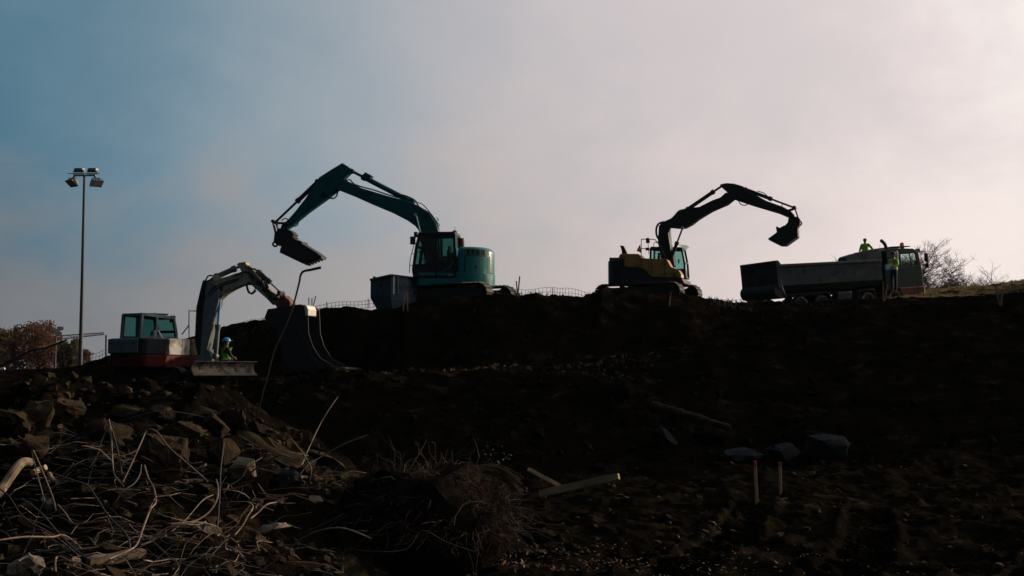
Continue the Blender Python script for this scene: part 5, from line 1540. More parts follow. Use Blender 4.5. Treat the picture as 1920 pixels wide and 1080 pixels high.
        vm = skin_mesh(VJ, [('chest', 'neck0'), ('chest', 'waist'), ('waist', 'hem')], 'chest')
        vo = bpy.data.objects.new('vest', vm); COL.objects.link(vo); vo.parent = P; vm.materials.clear(); vm.materials.append(M_vestgreen)
        band_r = ((1.04, 0.198, 0.155),)
        jk = vo
    else:
        jm = skin_mesh(AJ, AE, 'chest')
        jk = bpy.data.objects.new('jacket', jm); COL.objects.link(jk); jk.parent = P; jm.materials.clear(); jm.materials.append(M_vest)
        if vest == 'orange_mix':
            jm.materials.append(M_vestorange)
            for p in jm.polygons:
                if p.center.y > 0.02 and p.center.x > 0.0 and p.center.z < 1.40 and abs(p.center.y) < 0.16: p.material_index = 1
                if p.center.z < 1.03 and p.center.z > 0.97: p.material_index = 1
        band_r = ((1.16, 0.172, 0.128), (1.04, 0.172, 0.130))
    for (bz, ry, rx) in band_r:
        n_ = 20; vs_, fs = [], []
        for i in range(n_):
            a = 2 * math.pi * i / n_
            for zz in (bz - 0.022, bz + 0.022): vs_.append((rx * 1.02 * math.cos(a), ry * 1.02 * math.sin(a), zz))
        for i in range(n_):
            j = (i + 1) % n_; fs.append((2 * i, 2 * j, 2 * j + 1, 2 * i + 1))
        MB().add(vs_, fs).build('reflective_band', M_reflect, jk)
    if hat == 'hard':
        h = MB(); vs_ = []; n_ = 16
        h.add(*_dome(0.125, 0.15, 0.13, (0.02, 0, 1.70), n_))
        ho = h.build('hard_hat', M_bluehat, P)
        MB().prism_z([(0.02 + 0.15 * math.cos(R(a)), 0.135 * math.sin(R(a))) for a in range(-180, 180, 20)], 1.695, 1.705).build('hat_brim', M_bluehat, ho)
        MB().prism_z([(0.10, -0.10), (0.22, -0.06), (0.24, 0), (0.22, 0.06), (0.10, 0.10)], 1.695, 1.706).build('hat_peak', M_bluehat, ho)
    elif hat == 'cap':
        MB().add(*_dome(0.105, 0.125, 0.10, (0.02, 0, 1.70), 14)).build('cap', M_hair, P)
    return P
def _dome(ry, rx, rz, c, n, m=6):
    vs_, fs = [], []
    for i in range(m):
        a = math.pi / 2 * i / m
        for k in range(n):
            b = 2 * math.pi * k / n
            vs_.append((c[0] + rx * math.cos(a) * math.cos(b), c[1] + ry * math.cos(a) * math.sin(b), c[2] + rz * math.sin(a)))
    vs_.append((c[0], c[1], c[2] + rz))
    for i in range(m - 1):
        for k in range(n):
            fs.append((i * n + k, i * n + (k + 1) % n, (i + 1) * n + (k + 1) % n, (i + 1) * n + k))
    for k in range(n): fs.append(((m - 1) * n + k, (m - 1) * n + (k + 1) % n, m * n))
    fs.append(tuple(range(n - 1, -1, -1)))
    return vs_, fs
# man beside the truck, seen from behind-left, holding blue papers in front of him
f2 = at(1677, 549, 55.8)
pm = person("man in lime jacket and orange vest holding blue papers beside the truck cab", f2, R(212), {'l': ((0.06, 0.27, 1.17), (0.26, 0.16, 1.10)), 'r': ((0.05, -0.26, 1.16), (0.27, -0.10, 1.08))}, hat='cap', vest='orange_mix', height=1.78)
pap = empty('folder', loc=pm.matrix_basis @ Vector((0.36, 0.06, 1.10))); tag(pap, "light blue papers held by the man beside the truck", "folder")
MB().box((0, 0, 0), (0.36, 0.05, 0.26), Matrix.Rotation(R(-14), 3, 'Y')).build('cover', M_bluefolder, pap, bevel=0.006)
MB().box((-0.01, -0.034, 0.02), (0.30, 0.015, 0.21), Matrix.Rotation(R(-14), 3, 'Y')).build('sheet', M_flagwhite, pap)
# man standing in the tipper body behind the headboard
hp = at(1622, 446, 64.6)
person("man in lime jacket standing up in the tipper body, leaning on its front", (hp.x, hp.y, hp.z - 1.78), R(232), {'l': ((-0.02, 0.37, 1.18), (0.06, 0.50, 0.98)), 'r': ((0.02, -0.27, 1.14), (0.16, -0.22, 1.02))}, vest='lime', bald=True, height=1.78)
# a platform for him: the spoil already loaded in the body
ldm = MB(); rnd = random.Random(3); g_n = 14
LX0, LX1 = xr_ + 0.15, xfm - 0.1
hp_l = TR.inv @ Vector((hp.x, hp.y, hp.z - 1.78))
for i in range(g_n + 1):
    for j in range(7):
        xx = LX0 + (LX1 - LX0) * i / g_n; yy = -1.17 + 2.34 * j / 6
        ldm.v.append((xx, yy, max(zlow + 0.05, min(hp_l.z + 0.02, ztop - 0.1)) + rnd.uniform(-0.06, 0.0) - 0.25 * (1 - math.exp(-((xx - hp_l.x) / 1.2) ** 2))))
for i in range(g_n):
    for j in range(6):
        a = i * 7 + j; ldm.f.append((a, a + 7, a + 8, a + 1))
ldm.build('loaded_spoil', M_clod, trk)
# worker by the white excavator
wp = at(423, 712, 47.0); wgz = tz(wp.x, 47.0)
person("worker in blue hard hat and lime vest standing behind the dozer blade", (wp.x, 47.0, at(423, 632, 47.0).z - 1.84), R(35), {'l': ((0.10, 0.28, 1.15), (0.25, 0.18, 1.05)), 'r': ((0.06, -0.28, 1.15), (0.24, -0.2, 1.08))}, hat='hard', vest='dark_sleeves')
# driver inside the white excavator's cab
dp = at(291, 604, 48.0)
drv = person("driver seated inside the white excavator's cab", (dp.x, dp.y, dp.z - 1.74), R(54), {'l': ((0.12, 0.28, 1.16), (0.36, 0.22, 1.12)), 'r': ((0.12, -0.28, 1.16), (0.36, -0.22, 1.12))}, vest='lime', height=1.7,
             legs={'l': ((0.45, 0.12, 0.93), (0.5, 0.12, 0.55), (0.64, 0.13, 0.50)), 'r': ((0.45, -0.12, 0.93), (0.5, -0.12, 0.55), (0.64, -0.13, 0.50))})
for o in drv.children:
    if o.name.startswith('jacket'):
        o.data.materials.clear(); o.data.materials.append(M_shirt)
M_slope = mat('slope_earth', (0.013, 0.010, 0.007), 1.0, 0, 0.6, 3, spec=0.0)
# ================================================================== NEAR RUBBLE, REBAR, ROOTS
def chunk(seed, sx, sy, sz, n=16, rough=0.0):
    """angular broken lump: convex hull of random points, slightly roughened"""
    rnd = random.Random(seed)
    bm = bmesh.new()
    for _ in range(n):
        v = Vector((rnd.gauss(0, 1), rnd.gauss(0, 1), rnd.gauss(0, 1))).normalized()
        m_ = max(abs(v.x), abs(v.y), abs(v.z)); v = v.lerp(v / m_, 0.55) * rnd.uniform(0.8, 1.0)
        bm.verts.new((v.x * sx / 2, v.y * sy / 2, v.z * sz / 2))
    bmesh.ops.convex_hull(bm, input=bm.verts)
    bmesh.ops.delete(bm, geom=[v for v in bm.verts if not v.link_faces], context='VERTS')
    if rough > 0:
        bmesh.ops.triangulate(bm, faces=bm.faces)
        bmesh.ops.subdivide_edges(bm, edges=bm.edges, cuts=2, use_grid_fill=True)
        s_ = (sx + sy + sz) / 3
        for v in bm.verts:
            v.co += v.co.normalized() * rnd.gauss(0, 1) * rough * s_
    mb = MB(); bm.verts.index_update()
    mb.v = [tuple(v.co) for v in bm.verts]; mb.f = [tuple(v.index for v in f.verts) for f in bm.faces]
    bm.free()
    return mb
def rock(name, cat, label, px_, py_, y_, wpx, hpx, dpx, m_, seed, rot=(0, 0, 0), rough=0.02, n=18, group=None, sink=0.0):
    y_ = (hit(px_, py_ + hpx * 0.30, 8, 48, y_) or y_) - 0.12 * dpx * y_ / FPX
    k = y_ / FPX
    mb = chunk(seed, wpx * k, dpx * k, hpx * k, n, rough)
    o = mb.build(name, m_, smooth=28)
    c = at(px_, py_, y_)
    o.location = c - Vector((0, 0, sink)); o.rotation_euler = [R(a) for a in rot]
    tag(o, label, cat, group)
    return o
G = "broken lumps on the near rubble heap"
rock('boulder', 'boulder', "big rounded dark boulder lit along its right edge in the rubble heap", 303, 860, 12.6, 112, 92, 90, M_clod, 31, (5, 8, 20), 0.03, 40, G)
rock('boulder', 'boulder', "pointed tan lump at the heap's crest right of centre", 405, 798, 13.8, 56, 54, 50, M_clod, 52, (10, 35, 10), 0.02, 14, G)
rock('boulder', 'boulder', "sharp edged dark block below the heap's crest, thin lit rim", 378, 778, 14.4, 66, 40, 60, M_clod, 77, (0, -12, 30), 0.015, 12, G)
rock('concrete_slab', 'rubble', "long tilted slab of earth and concrete running down the heap's right side", 505, 842, 13.3, 175, 34, 60, M_clod, 18, (14, 28, -8), 0.035, 22, G)
rock('concrete_slab', 'rubble', "upper thin slab lying above the long tilted slab", 462, 812, 13.8, 92, 22, 50, M_clod, 21, (10, 25, -5), 0.015, 16, G)
rock('concrete_slab', 'rubble', "lowest slab at the right foot of the heap beside the dark root pile", 612, 862, 13.0, 92, 34, 60, M_clod, 24, (6, 20, -12), 0.018, 18, G)
rock('concrete_block', 'rubble', "pale concrete block with a bright right face in mid heap", 458, 876, 12.4, 58, 44, 60, M_rock, 41, (0, 6, 24), 0.012, 14, G)
rock('concrete_block', 'rubble', "small white concrete shard standing upright in the heap", 374, 881, 11.8, 24, 42, 24, M_rock, 43, (0, 22, 12), 0.02, 10, G)
rock('concrete_block', 'rubble', "blue grey stone at the right end of the dark board", 541, 899, 11.9, 58, 46, 50, M_blueslab, 45, (8, 0, 30), 0.015, 16, G)
rock('concrete_block', 'rubble', "pale chunk low in the rebar tangle below the boards", 393, 998, 9.9, 44, 40, 40, M_rock, 47, (0, 10, 40), 0.02, 12, G)
rock('concrete_block', 'rubble', "flat pale chunk lying under the wood board", 512, 992, 10.0, 74, 22, 50, M_rock, 49, (4, -4, 10), 0.02, 12, G)
rock('concrete_block', 'rubble', "knobbly pale chunk in the bottom left corner", 50, 1058, 8.9, 74, 46, 60, M_rock, 53, (0, 0, 15), 0.03, 14, G)
rock('concrete_block', 'rubble', "grey chunk inside the lower left rebar bends", 85, 948, 10.4, 46, 40, 40, M_blueslab, 55, (0, 10, 35), 0.03, 14, G)
rock('concrete_block', 'rubble', "small dark chunk beside the hooked rebar at lower left", 132, 1058, 9.1, 40, 30, 40, M_rock, 57, (0, 10, 50), 0.03, 12, G)
rock('boulder', 'boulder', "low crumbly lump on the heap's crest near the left edge", 70, 778, 14.6, 60, 60, 60, M_clod, 61, (0, 8, 0), 0.035, 18, G)
rock('boulder', 'boulder', "flat crumbly lump along the heap's crest left of the bent rebar", 232, 772, 14.5, 74, 28, 60, M_clod, 63, (0, 4, 0), 0.03, 18, G)
rock('boulder', 'boulder', "brown lump half buried on the heap's left slope", 66, 838, 12.8, 52, 60, 50, M_clod, 65, (0, 14, 10), 0.035, 16, G)
rock('boulder', 'boulder', "earth lump behind the corrugated pipe", 205, 812, 13.6, 84, 50, 60, M_clod, 67, (0, 12, 0), 0.03, 18, G)
rock('boulder', 'boulder', "brown earth lump left of the pale block", 420, 846, 13.2, 74, 56, 60, M_clod, 69, (0, 20, 10), 0.025, 18, G)
rock('boulder', 'boulder', "earth lump between the slab and the lowest slab", 566, 872, 12.6, 56, 46, 60, M_clod, 71, (0, 25, 10), 0.03, 16, G)

rnd = random.Random(77)
places = ["at the heap's upper left", "on the heap's left crest", "near the heap's middle crest", "on the heap's right crest", "on the heap's right shoulder", "low on the heap's right flank", "in the middle of the heap's slope", "beside the heap's left edge", "just under the heap's right crest", "above the long tilted slab"]
for k, (px_, py_, w_, h_) in enumerate([(28, 790, 70, 50), (120, 768, 90, 44), (310, 778, 70, 36), (440, 790, 64, 40), (485, 815, 60, 34), (600, 895, 60, 34), (180, 850, 60, 46), (20, 845, 56, 44), (350, 815, 80, 50), (545, 815, 50, 26)]):
    rock('earth_clod', 'clod', "crumbling earth clod " + places[k], px_, py_, 13.0, w_, h_, w_ * 0.8, M_clod, 200 + k, (rnd.uniform(-15, 15), rnd.uniform(5, 30), rnd.uniform(0, 90)), 0.045, 26, G)
# stones and slabs at the foot of the bank on the right
G2 = "stones at the foot of the bank"
rock('stone_slab', 'stone', "long blue grey stone slab tipped down the bank in the middle distance", 1254, 826, 26.0, 74, 24, 34, M_blueslab, 81, (10, 42, 0), 0.01, 14, G2)
rock('boulder', 'boulder', "lumpy pale topped boulder on the bank above the fallen trunk", 1166, 728, 33.0, 54, 46, 50, M_slope, 83, (0, 30, 0), 0.03, 16, G2)
rock('boulder', 'boulder', "largest rounded boulder right of the stone slab", 1550, 838, 25.5, 88, 52, 70, M_blueslab, 85, (0, 4, 0), 0.012, 30, G2)
rock('boulder', 'boulder', "low boulder between the largest boulder and the slab", 1468, 848, 25.2, 78, 40, 60, M_blueslab, 87, (0, 0, 20), 0.012, 24, G2)
rock('boulder', 'boulder', "flat boulder just right of the stone slab's foot", 1398, 856, 24.8, 84, 36, 60, M_blueslab, 89, (0, 8, 0), 0.012, 22, G2)
rock('boulder', 'boulder', "dark boulder above the flat boulder, under the fallen trunk", 1340, 812, 27.0, 92, 44, 60, M_slope, 91, (0, 10, 0), 0.015, 22, G2)
# fallen trunk on the bank
lg = [at(1222, 762, 28.5), at(1262, 771, 28.3), at(1310, 784, 28.0), at(1370, 803, 27.8)]
o0 = lg[0]; lgm = MB().tube(smooth_path([p - o0 for p in lg], 6), [(0.12 - 0.003 * i) * (1 + 0.22 * math.sin(i * 2.3) * math.cos(i * 1.1)) for i in range(19)], 10).build('tree_trunk', M_clod)
lgm.location = o0; tag(lgm, "fallen tree trunk lying on the bank above the boulders, lit along its top", "log")

# boards
def board(name, label, a, b, w, t, m_, up=(0, 0, 1)):
    A, B = at(a[0], a[1], (hit(a[0], a[1], 8, 40, a[2]) or a[2]) - 0.06), at(b[0], b[1], (hit(b[0], b[1], 8, 40, b[2]) or b[2]) - 0.06)
    mb = MB(); n = 8; rnd = random.Random(len(label))
    x = (B - A).normalized(); u = Vector(up); yv = u.cross(x).normalized(); zv = x.cross(yv)
    for i in range(n + 1):
        p = (B - A) * (i / n) + zv * 0.006 * math.sin(i * 1.3)
        w_ = w * (1 - (0.25 * rnd.random() if i in (0, n) else 0.04 * rnd.random()))
        mb.v += [tuple(p - yv * w_ / 2 - zv * t / 2), tuple(p + yv * w_ / 2 - zv * t / 2), tuple(p + yv * w_ / 2 + zv * t / 2), tuple(p - yv * w_ / 2 + zv * t / 2)]
    for i in range(n):
        for k in range(4):
            j = (k + 1) % 4; mb.f.append((i * 4 + k, i * 4 + j, i * 4 + 4 + j, i * 4 + 4 + k))
    mb.f += [(3, 2, 1, 0), tuple(n * 4 + k for k in range(4))]
    o = mb.build(name, m_, smooth=0); o.location = A; tag(o, label, "board", "loose boards"); return o
_h = hit
hit = lambda *a_: None
board('wood_beam', "split wooden beam sticking out of the root pile towards the right", (1012, 926, 12.3), (1160, 893, 12.0), 0.07, 0.045, M_wood, (0.3, -1, 0.3))
board('wood_beam', "short wooden stick lying across behind the split beam", (990, 880, 12.6), (1052, 913, 12.4), 0.04, 0.03, M_wood, (0.3, -1, 0.3))
hit = _h
board('plank', "old plank lying flat at the foot of the heap below the boards", (482, 944, 10.9), (603, 936, 11.1), 0.08, 0.03, M_woodold, (0.0, -0.8, 0.7))
board('plank', "long dark board crossing the heap above the rebar tangle", (345, 902, 11.0), (585, 893, 11.6), 0.08, 0.02, M_woodold, (0, -0.3, 1))
board('plank', "dark beam lying across the bottom of the rebar tangle", (165, 1054, 9.0), (270, 1036, 9.3), 0.07, 0.06, M_woodold, (0, -0.3, 1))

# corrugated pipe end and pale pipes
pc = [at(132, 890, 11.9), at(138, 866, 12.0), at(143, 842, 12.1), at(147, 826, 12.2)]
pp = smooth_path(pc, 16); o0 = pp[0]
cp_ = MB().tube([p - o0 for p in pp], [0.050 + (0.009 if (i % 4) < 2 else 0) for i in range(len(pp))], 14).build('corrugated_pipe', M_black)
cp_.location = o0; tag(cp_, "short black corrugated drain pipe standing up in the heap", "pipe")
def pipe(label, pts, r, m_, name='bent_pipe', cat='pipe', n=10):
    P_ = smooth_path([at(*p) for p in pts], 6); o0 = P_[0]
    o = MB().tube([p - o0 for p in P_], r if not isinstance(r, tuple) else [r[0] + (r[1] - r[0]) * i / (len(P_) - 1) for i in range(len(P_))], n).build(name, m_)
    o.location = o0; tag(o, label, cat); return o
pipe("thick pale pipe bending up at the left edge of the heap", [(-18, 940, 10.6), (4, 916, 10.8), (25, 886, 10.9), (38, 870, 11.0), (48, 866, 11.05), (56, 868, 11.1)], 0.040, M_pipe)
pipe("short pale pipe stub right of the thick pale pipe", [(62, 886, 11.0), (75, 880, 11.1), (86, 876, 11.1)], 0.025, M_pipe)
pipe("pale curved root or pipe beside the corrugated pipe", [(92, 888, 11.2), (99, 900, 11.15), (108, 904, 11.1)], 0.020, M_pipe)
pipe("tall dark pipe bent over at its top, standing before the white excavator's bucket", [(484, 775, 14.6), (492, 740, 14.6), (503, 700, 14.6), (515, 655, 14.6), (535, 612, 14.6), (550, 572, 14.6), (561, 530, 14.6), (564, 515, 14.6), (570, 508.5, 14.6), (582, 506, 14.6), (602, 501.5, 14.6)], (0.0045, 0.016), M_wire, 'bent_pipe')
pipe("long dark branch reaching in from the left edge below the autumn tree", [(-20, 696, 10.5), (0, 687, 10.5), (30, 672, 10.5), (62, 656, 10.5), (84, 653, 10.5), (126, 637, 10.5)], (0.010, 0.008), M_wire, 'branch', 'branch', 6)
pipe("short white pipe end at the left edge under the long branch", [(-14, 694, 10.6), (0, 692.5, 10.6), (9, 691, 10.6)], 0.011, M_lampskirt)

# rebar
def rebar_mesh(pts, r=0.0085, sub=10, rib=True):
    P_ = smooth_path(pts, sub)
    # resample at rib spacing
    out = [P_[0]]; step = 0.022; acc = 0.0
    for a, b in zip(P_[:-1], P_[1:]):
        d = (b - a).length; t = step - acc
        while t < d:
            out.append(a.lerp(b, t / d)); t += step
        acc = d - (t - step)
    if len(out) < 3: out = P_
    rr = [r * (1.0 + (0.22 if i % 2 else 0.0)) for i in range(len(out))]
    return out, rr
def rebar(label, pts, r=0.0085, m_=None, group="rebar rods in the near heap"):
    P_, rr = rebar_mesh([at(*p) for p in pts], r * 0.66); o0 = P_[0]
    o = MB().tube([p - o0 for p in P_], rr, 6).build('rebar', m_ or M_rebar, smooth=25)
    o.location = o0; tag(o, label, "rebar", group); return o
rebar("rebar arch with a round bend standing highest in mid heap", [(230, 905, 10.6), (250, 862, 10.7), (266, 826, 10.8), (274, 808, 10.85), (282, 805, 10.85), (296, 812, 10.8), (318, 840, 10.7), (350, 868, 10.6), (392, 905, 10.4)], 0.010)
rebar("narrow rebar hairpin pointing up left of the corrugated pipe", [(84, 940, 10.2), (70, 890, 10.3), (60, 848, 10.4), (62, 845, 10.4), (72, 866, 10.35), (98, 930, 10.1), (105, 960, 10.0)], 0.0085)
rebar("thin rebar rising to a tip beside the yellowish stick", [(232, 912, 10.5), (214, 888, 10.6), (210, 850, 10.7), (208, 812, 10.8), (204, 786, 10.9)], 0.009)
rebar("yellowish straight stick leaning against the thin rebar tip", [(229, 890, 10.6), (222, 850, 10.7), (212, 812, 10.8), (207, 800, 10.9)], 0.011, M_straw)
rebar("bright rebar rising diagonally to the right in front of the tangle", [(205, 1048, 9.0), (245, 1030, 9.2), (258, 1018, 9.3), (270, 985, 9.5), (282, 955, 9.7), (292, 941, 9.8), (288, 915, 9.9), (278, 896, 10.0), (270, 870, 10.1)], 0.0095)
rebar("rebar bent into a flat V above the front of the tangle", [(108, 946, 9.9), (122, 962, 9.8), (138, 982, 9.7), (165, 980, 9.7), (202, 975, 9.7)], 0.009)
rebar("hooked rebar end sticking up at the bottom left", [(104, 1072, 8.8), (104, 1050, 8.9), (108, 1044, 8.95), (116, 1045, 8.95), (130, 1052, 8.9), (148, 1057, 8.9)], 0.010)
rebar("rebar curving up the right side of the tangle like a bow", [(320, 982, 9.8), (352, 980, 9.9), (372, 974, 10.0), (392, 960, 10.1), (406, 938, 10.2), (409, 916, 10.3), (405, 898, 10.4)], 0.009)
rebar("rebar with a knee bend rising right of the bow shaped rod", [(440, 1003, 9.7), (455, 985, 9.8), (464, 968, 9.9), (474, 952, 10.0), (470, 944, 10.0), (460, 941, 10.0)], 0.008)
rebar("rebar leaning right to meet the old plank", [(470, 972, 9.9), (485, 960, 10.0), (500, 946, 10.1), (518, 942, 10.2), (530, 942, 10.2)], 0.008)
rebar("thin rod leaning far right with a bright tip above the heap", [(566, 872, 12.8), (580, 838, 13.0), (600, 796, 13.2), (618, 766, 13.3), (635, 742, 13.4)], 0.007)
rebar("crooked thin rebar at the heap's right shoulder", [(580, 902, 12.2), (584, 880, 12.2), (575, 862, 12.3), (562, 842, 12.4), (543, 820, 12.5)], 0.008)
rebar("small wire arch on the heap's crest against the dark slope", [(264, 782, 14.0), (265, 760, 14.0), (266, 742, 14.0), (262, 736, 14.0), (240, 736, 14.0), (205, 738, 14.0)], 0.006, M_wire)
rebar("long straight rod crossing the tangle down to the bottom beam", [(40, 935, 10.4), (75, 960, 10.0), (110, 1000, 9.6), (140, 1030, 9.3), (168, 1050, 9.1)], 0.010, M_wire)
rebar("long rod curving down the middle of the tangle", [(140, 902, 10.5), (165, 912, 10.3), (185, 940, 10.1), (205, 970, 9.9), (235, 1000, 9.6), (244, 1025, 9.4), (238, 1048, 9.2)], 0.010, M_wire)
rebar("tall dark rod standing right of the rebar arch", [(408, 985, 10.0), (412, 930, 10.4), (414, 880, 10.8), (420, 830, 11.2)], 0.008, M_wire)
rebar("fallen white branch lying in the dark bottom centre", [(650, 1028, 9.6), (700, 1034, 9.6), (760, 1030, 9.7), (785, 1000, 9.8), (800, 996, 9.8), (840, 1018, 9.8), (892, 1035, 9.8)], 0.0055, M_root)
rnd = random.Random(11)
used_rod = set()
LAND = [('thick pale pipe', 30, 890), ('narrow hairpin', 70, 890), ('corrugated pipe', 140, 860), ('rebar arch', 280, 850), ('flat V of rebar', 150, 975), ('hooked rebar end', 120, 1055), ('bow shaped rebar', 400, 940), ('kneed rebar', 465, 970), ('old plank', 540, 940), ('bottom beam', 215, 1045), ('blue grey stone', 541, 899), ('big rounded boulder', 303, 860), ('pale concrete block', 458, 876), ('knobbly corner chunk', 50, 1058)]
for i in range(46):
    px0 = rnd.uniform(-10, 610); y0 = rnd.uniform(9.0, 12.6)
    x0 = (px0 - 960) / FPX * y0
    a = rnd.uniform(-0.5, math.pi + 0.5); ln = rnd.uniform(0.35, 1.15)
    p = Vector((x0, y0, tz(x0, y0) + 0.0)); pts = [p - Vector((0, 0, 0.06))]
    d = Vector((math.cos(a), math.sin(a) * 0.6 * rnd.choice((-1, 1)), rnd.uniform(0.0, 0.65))).normalized()
    q = p.copy()
    for k in range(4):
        q = q + d * ln / 4; q.z = max(q.z, tz(q.x, q.y) + 0.015); pts.append(q.copy())
        d = (d + Vector((rnd.uniform(-0.5, 0.5), rnd.uniform(-0.4, 0.4), rnd.uniform(-0.55, 0.25)))).normalized()
    P_, rr = rebar_mesh(pts, rnd.choice((0.004, 0.0055, 0.0065)), 6); o0 = P_[0]
    o = MB().tube([v - o0 for v in P_], rr, 5).build('rebar', rnd.choice((M_rebar, M_wire, M_wire)), smooth=25)
    o.location = o0
    mid = P_[len(P_) // 2]; dpt = mid.y * CP + (mid.z - 2) * SP
    mpx = 960 + FPX * mid.x / dpt; mpy = 540 - FPX * ((mid.z - 2) * CP - mid.y * SP) / dpt
    e_ = P_[-1] - P_[0]; lean = 'steep' if abs(e_.z) > 0.5 * math.hypot(e_.x, e_.y) else ('right-leaning' if e_.x * e_.z > 0.01 else ('left-leaning' if e_.x * e_.z < -0.01 else 'flat'))
    tone = 'rusty' if o.data.materials[0] == M_rebar else 'dark'; size_ = 'long' if ln > 0.85 else ('short' if ln < 0.55 else 'medium')
    for nm_, lx, ly in sorted(LAND, key=lambda q: (q[1] - mpx) ** 2 + (q[2] - mpy) ** 2):
        side = ('left of' if mpx < lx - 20 else ('right of' if mpx > lx + 20 else ('below' if mpy > ly else 'above')))
        lab = "thin %s %s %s rod %s the %s" % (size_, lean, tone, side, nm_)
        if lab not in used_rod: break
    used_rod.add(lab)
    tag(o, lab, "rebar", "thin rods of the near left tangle")
# finer wire mass
tw = MB()
for i in range(430):
    px0 = rnd.gauss(280, 170); y0 = rnd.uniform(8.8, 12.0)
    if px0 < -40 or px0 > 650: continue
    x0 = (px0 - 960) / FPX * y0
    p = Vector((x0, y0, tz(x0, y0) + rnd.uniform(-0.02, 0.10))); pts = [p]
    a = rnd.uniform(0, 6.283); d = Vector((math.cos(a), math.sin(a) * 0.6, rnd.uniform(-0.1, 0.35))).normalized()
    q = p.copy()
    for k in range(4):
        q = q + d * rnd.uniform(0.05, 0.16); pts.append(q.copy())
        d = (d + Vector((rnd.uniform(-0.6, 0.6), rnd.uniform(-0.6, 0.6), rnd.uniform(-0.5, 0.3)))).normalized()
    tw.tube(pts, rnd.uniform(0.002, 0.004), 3, cap=False)
o = tw.build('wire_scraps', M_rebar, smooth=0); tag(o, "mass of fine wire scraps and twigs under the rebar tangle", "wire", None, "stuff")

# root pile: earth core and a bristle of roots
rc = at(800, 890, 12.2)
core = MB()
bmr = chunk(7, 1.75, 1.5, 1.1, 60, 0.03)
core.v, core.f = bmr.v, bmr.f
rp0 = empty('root_pile', loc=(rc.x, 12.2, tz(rc.x, 12.2)))
tag(rp0, "big dark pile of uprooted roots and brush in the near centre", "root pile")
M_core = mat('root_earth', (0.014, 0.010, 0.008), 1.0, 0, 0.4, 8, bump=1.0, bscale=12, spec=0.0)
co2 = core.build('earth_core', M_core, rp0, smooth=60); co2.location = (0, 0, 0.42)
rt = MB(); rnd = random.Random(5)
for i in range(1500):
    th_ = rnd.uniform(0, 6.283); ph = math.acos(rnd.uniform(-0.15, 1))
    d = Vector((math.sin(ph) * math.cos(th_), math.sin(ph) * math.sin(th_), math.cos(ph)))
    p = Vector((d.x * 0.88, d.y * 0.72, 0.42 + d.z * 0.52)) * rnd.uniform(0.85, 1.0)
    dd = (d * 0.6 + Vector((rnd.uniform(-1, 1), rnd.uniform(-1, 1), rnd.uniform(-0.7, 0.5)))).normalized()
    pts = [p]; q = p.copy(); L_ = rnd.uniform(0.10, 0.42) * (1.8 if rnd.random() < 0.06 else 1)
    for k in range(4):
        q = q + dd * L_ / 4; pts.append(q.copy())
        dd = (dd + Vector((rnd.uniform(-0.6, 0.6), rnd.uniform(-0.6, 0.6), rnd.uniform(-0.7, 0.3)))).normalized()
    r_ = rnd.uniform(0.0018, 0.006)
    rt.tube(pts, [r_, r_, r_ * 0.8, r_ * 0.6, r_ * 0.3], 3, cap=False)
o = rt.build('roots', M_root, rp0, smooth=0); o["kind"] = "stuff"
# combed bundle of pale roots at the pile's right
bd = MB()
for i in range(60):
    t = rnd.random(); a = at(900 + rnd.uniform(-6, 20), 872 + 14 * t, 11.6) ; b = at(975 + rnd.uniform(-14, 8), 895 + 34 * t, 11.7); m_ = a.lerp(b, 0.45) + Vector((0, 0, 0.03 + 0.03 * rnd.random()))
    bd.tube([p - rp0.location for p in smooth_path([a, m_, b], 4)], 0.0022, 3, cap=False)
for i in range(14):
    a = at(925 + rnd.uniform(-3, 3), 886, 11.6); b = at(917 + rnd.uniform(-6, 6), 940, 11.6)
    bd.tube([p - rp0.location for p in smooth_path([a, a.lerp(b, 0.5) + Vector((0.01 * rnd.gauss(0, 1), 0, 0)), b], 4)], 0.002, 3, cap=False)
o = bd.build('root_bundle', M_straw, rp0, smooth=0); o["kind"] = "stuff"
gl = MB()
for i in range(24):
    p = at(rnd.gauss(932, 14), rnd.gauss(852, 8), 11.7) - rp0.location
    s_ = rnd.uniform(0.008, 0.02); u = Vector((rnd.gauss(0, 1), rnd.gauss(0, 1), rnd.gauss(0, 1))).normalized(); v = u.orthogonal()
    gl.add([p - u * s_, p + v * s_ * 0.5, p + u * s_, p - v * s_ * 0.5], [(0, 1, 2, 3)])
M_green = mat('green_leaf', (0.05, 0.06, 0.012), 0.6, 0, 0.4, 5); translucent(M_green, 0.4)
o = gl.build('green_leaves', M_green, rp0, smooth=0); o["kind"] = "stuff"

# ------------------------------------------------------------------ scattered clods and stones, leaf litter, dry grass
def scatter_chunks(name, label, n, region, size, m_, seed, cat='stones'):
    rnd = random.Random(seed); base = [chunk(100 + seed + k, 1, 1, 0.75, 12) for k in range(6)]
    mb = MB()
    xs, ys_, ss = [], [], []
    for _ in range(n):
        px_, y_ = region(rnd); xs.append((px_ - 960) / FPX * y_); ys_.append(y_); ss.append(size(rnd, y_))
    zs = terrain(np.array(xs), np.array(ys_))
    for x_, y_, z_, s_ in zip(xs, ys_, zs, ss):
        b = rnd.choice(base); rot = Matrix.Rotation(rnd.uniform(0, 6.28), 3, 'Z') @ Matrix.Rotation(rnd.uniform(-0.6, 0.6), 3, 'X')
        mb.add([Vector((x_, y_, z_ + s_ * 0.12)) + rot @ (Vector(v) * s_) for v in b.v], b.f)
    o = mb.build(name, m_, smooth=0); tag(o, label, cat, None, "stuff"); return o
scatter_chunks('clods', "loose earth clods strewn over the near mud", 3000, lambda r: (r.uniform(-60, 1980), 7.8 + 17 * r.random() ** 1.3), lambda r, y: 0.018 + 0.10 * r.random() ** 4, M_clod, 1, 'clods')
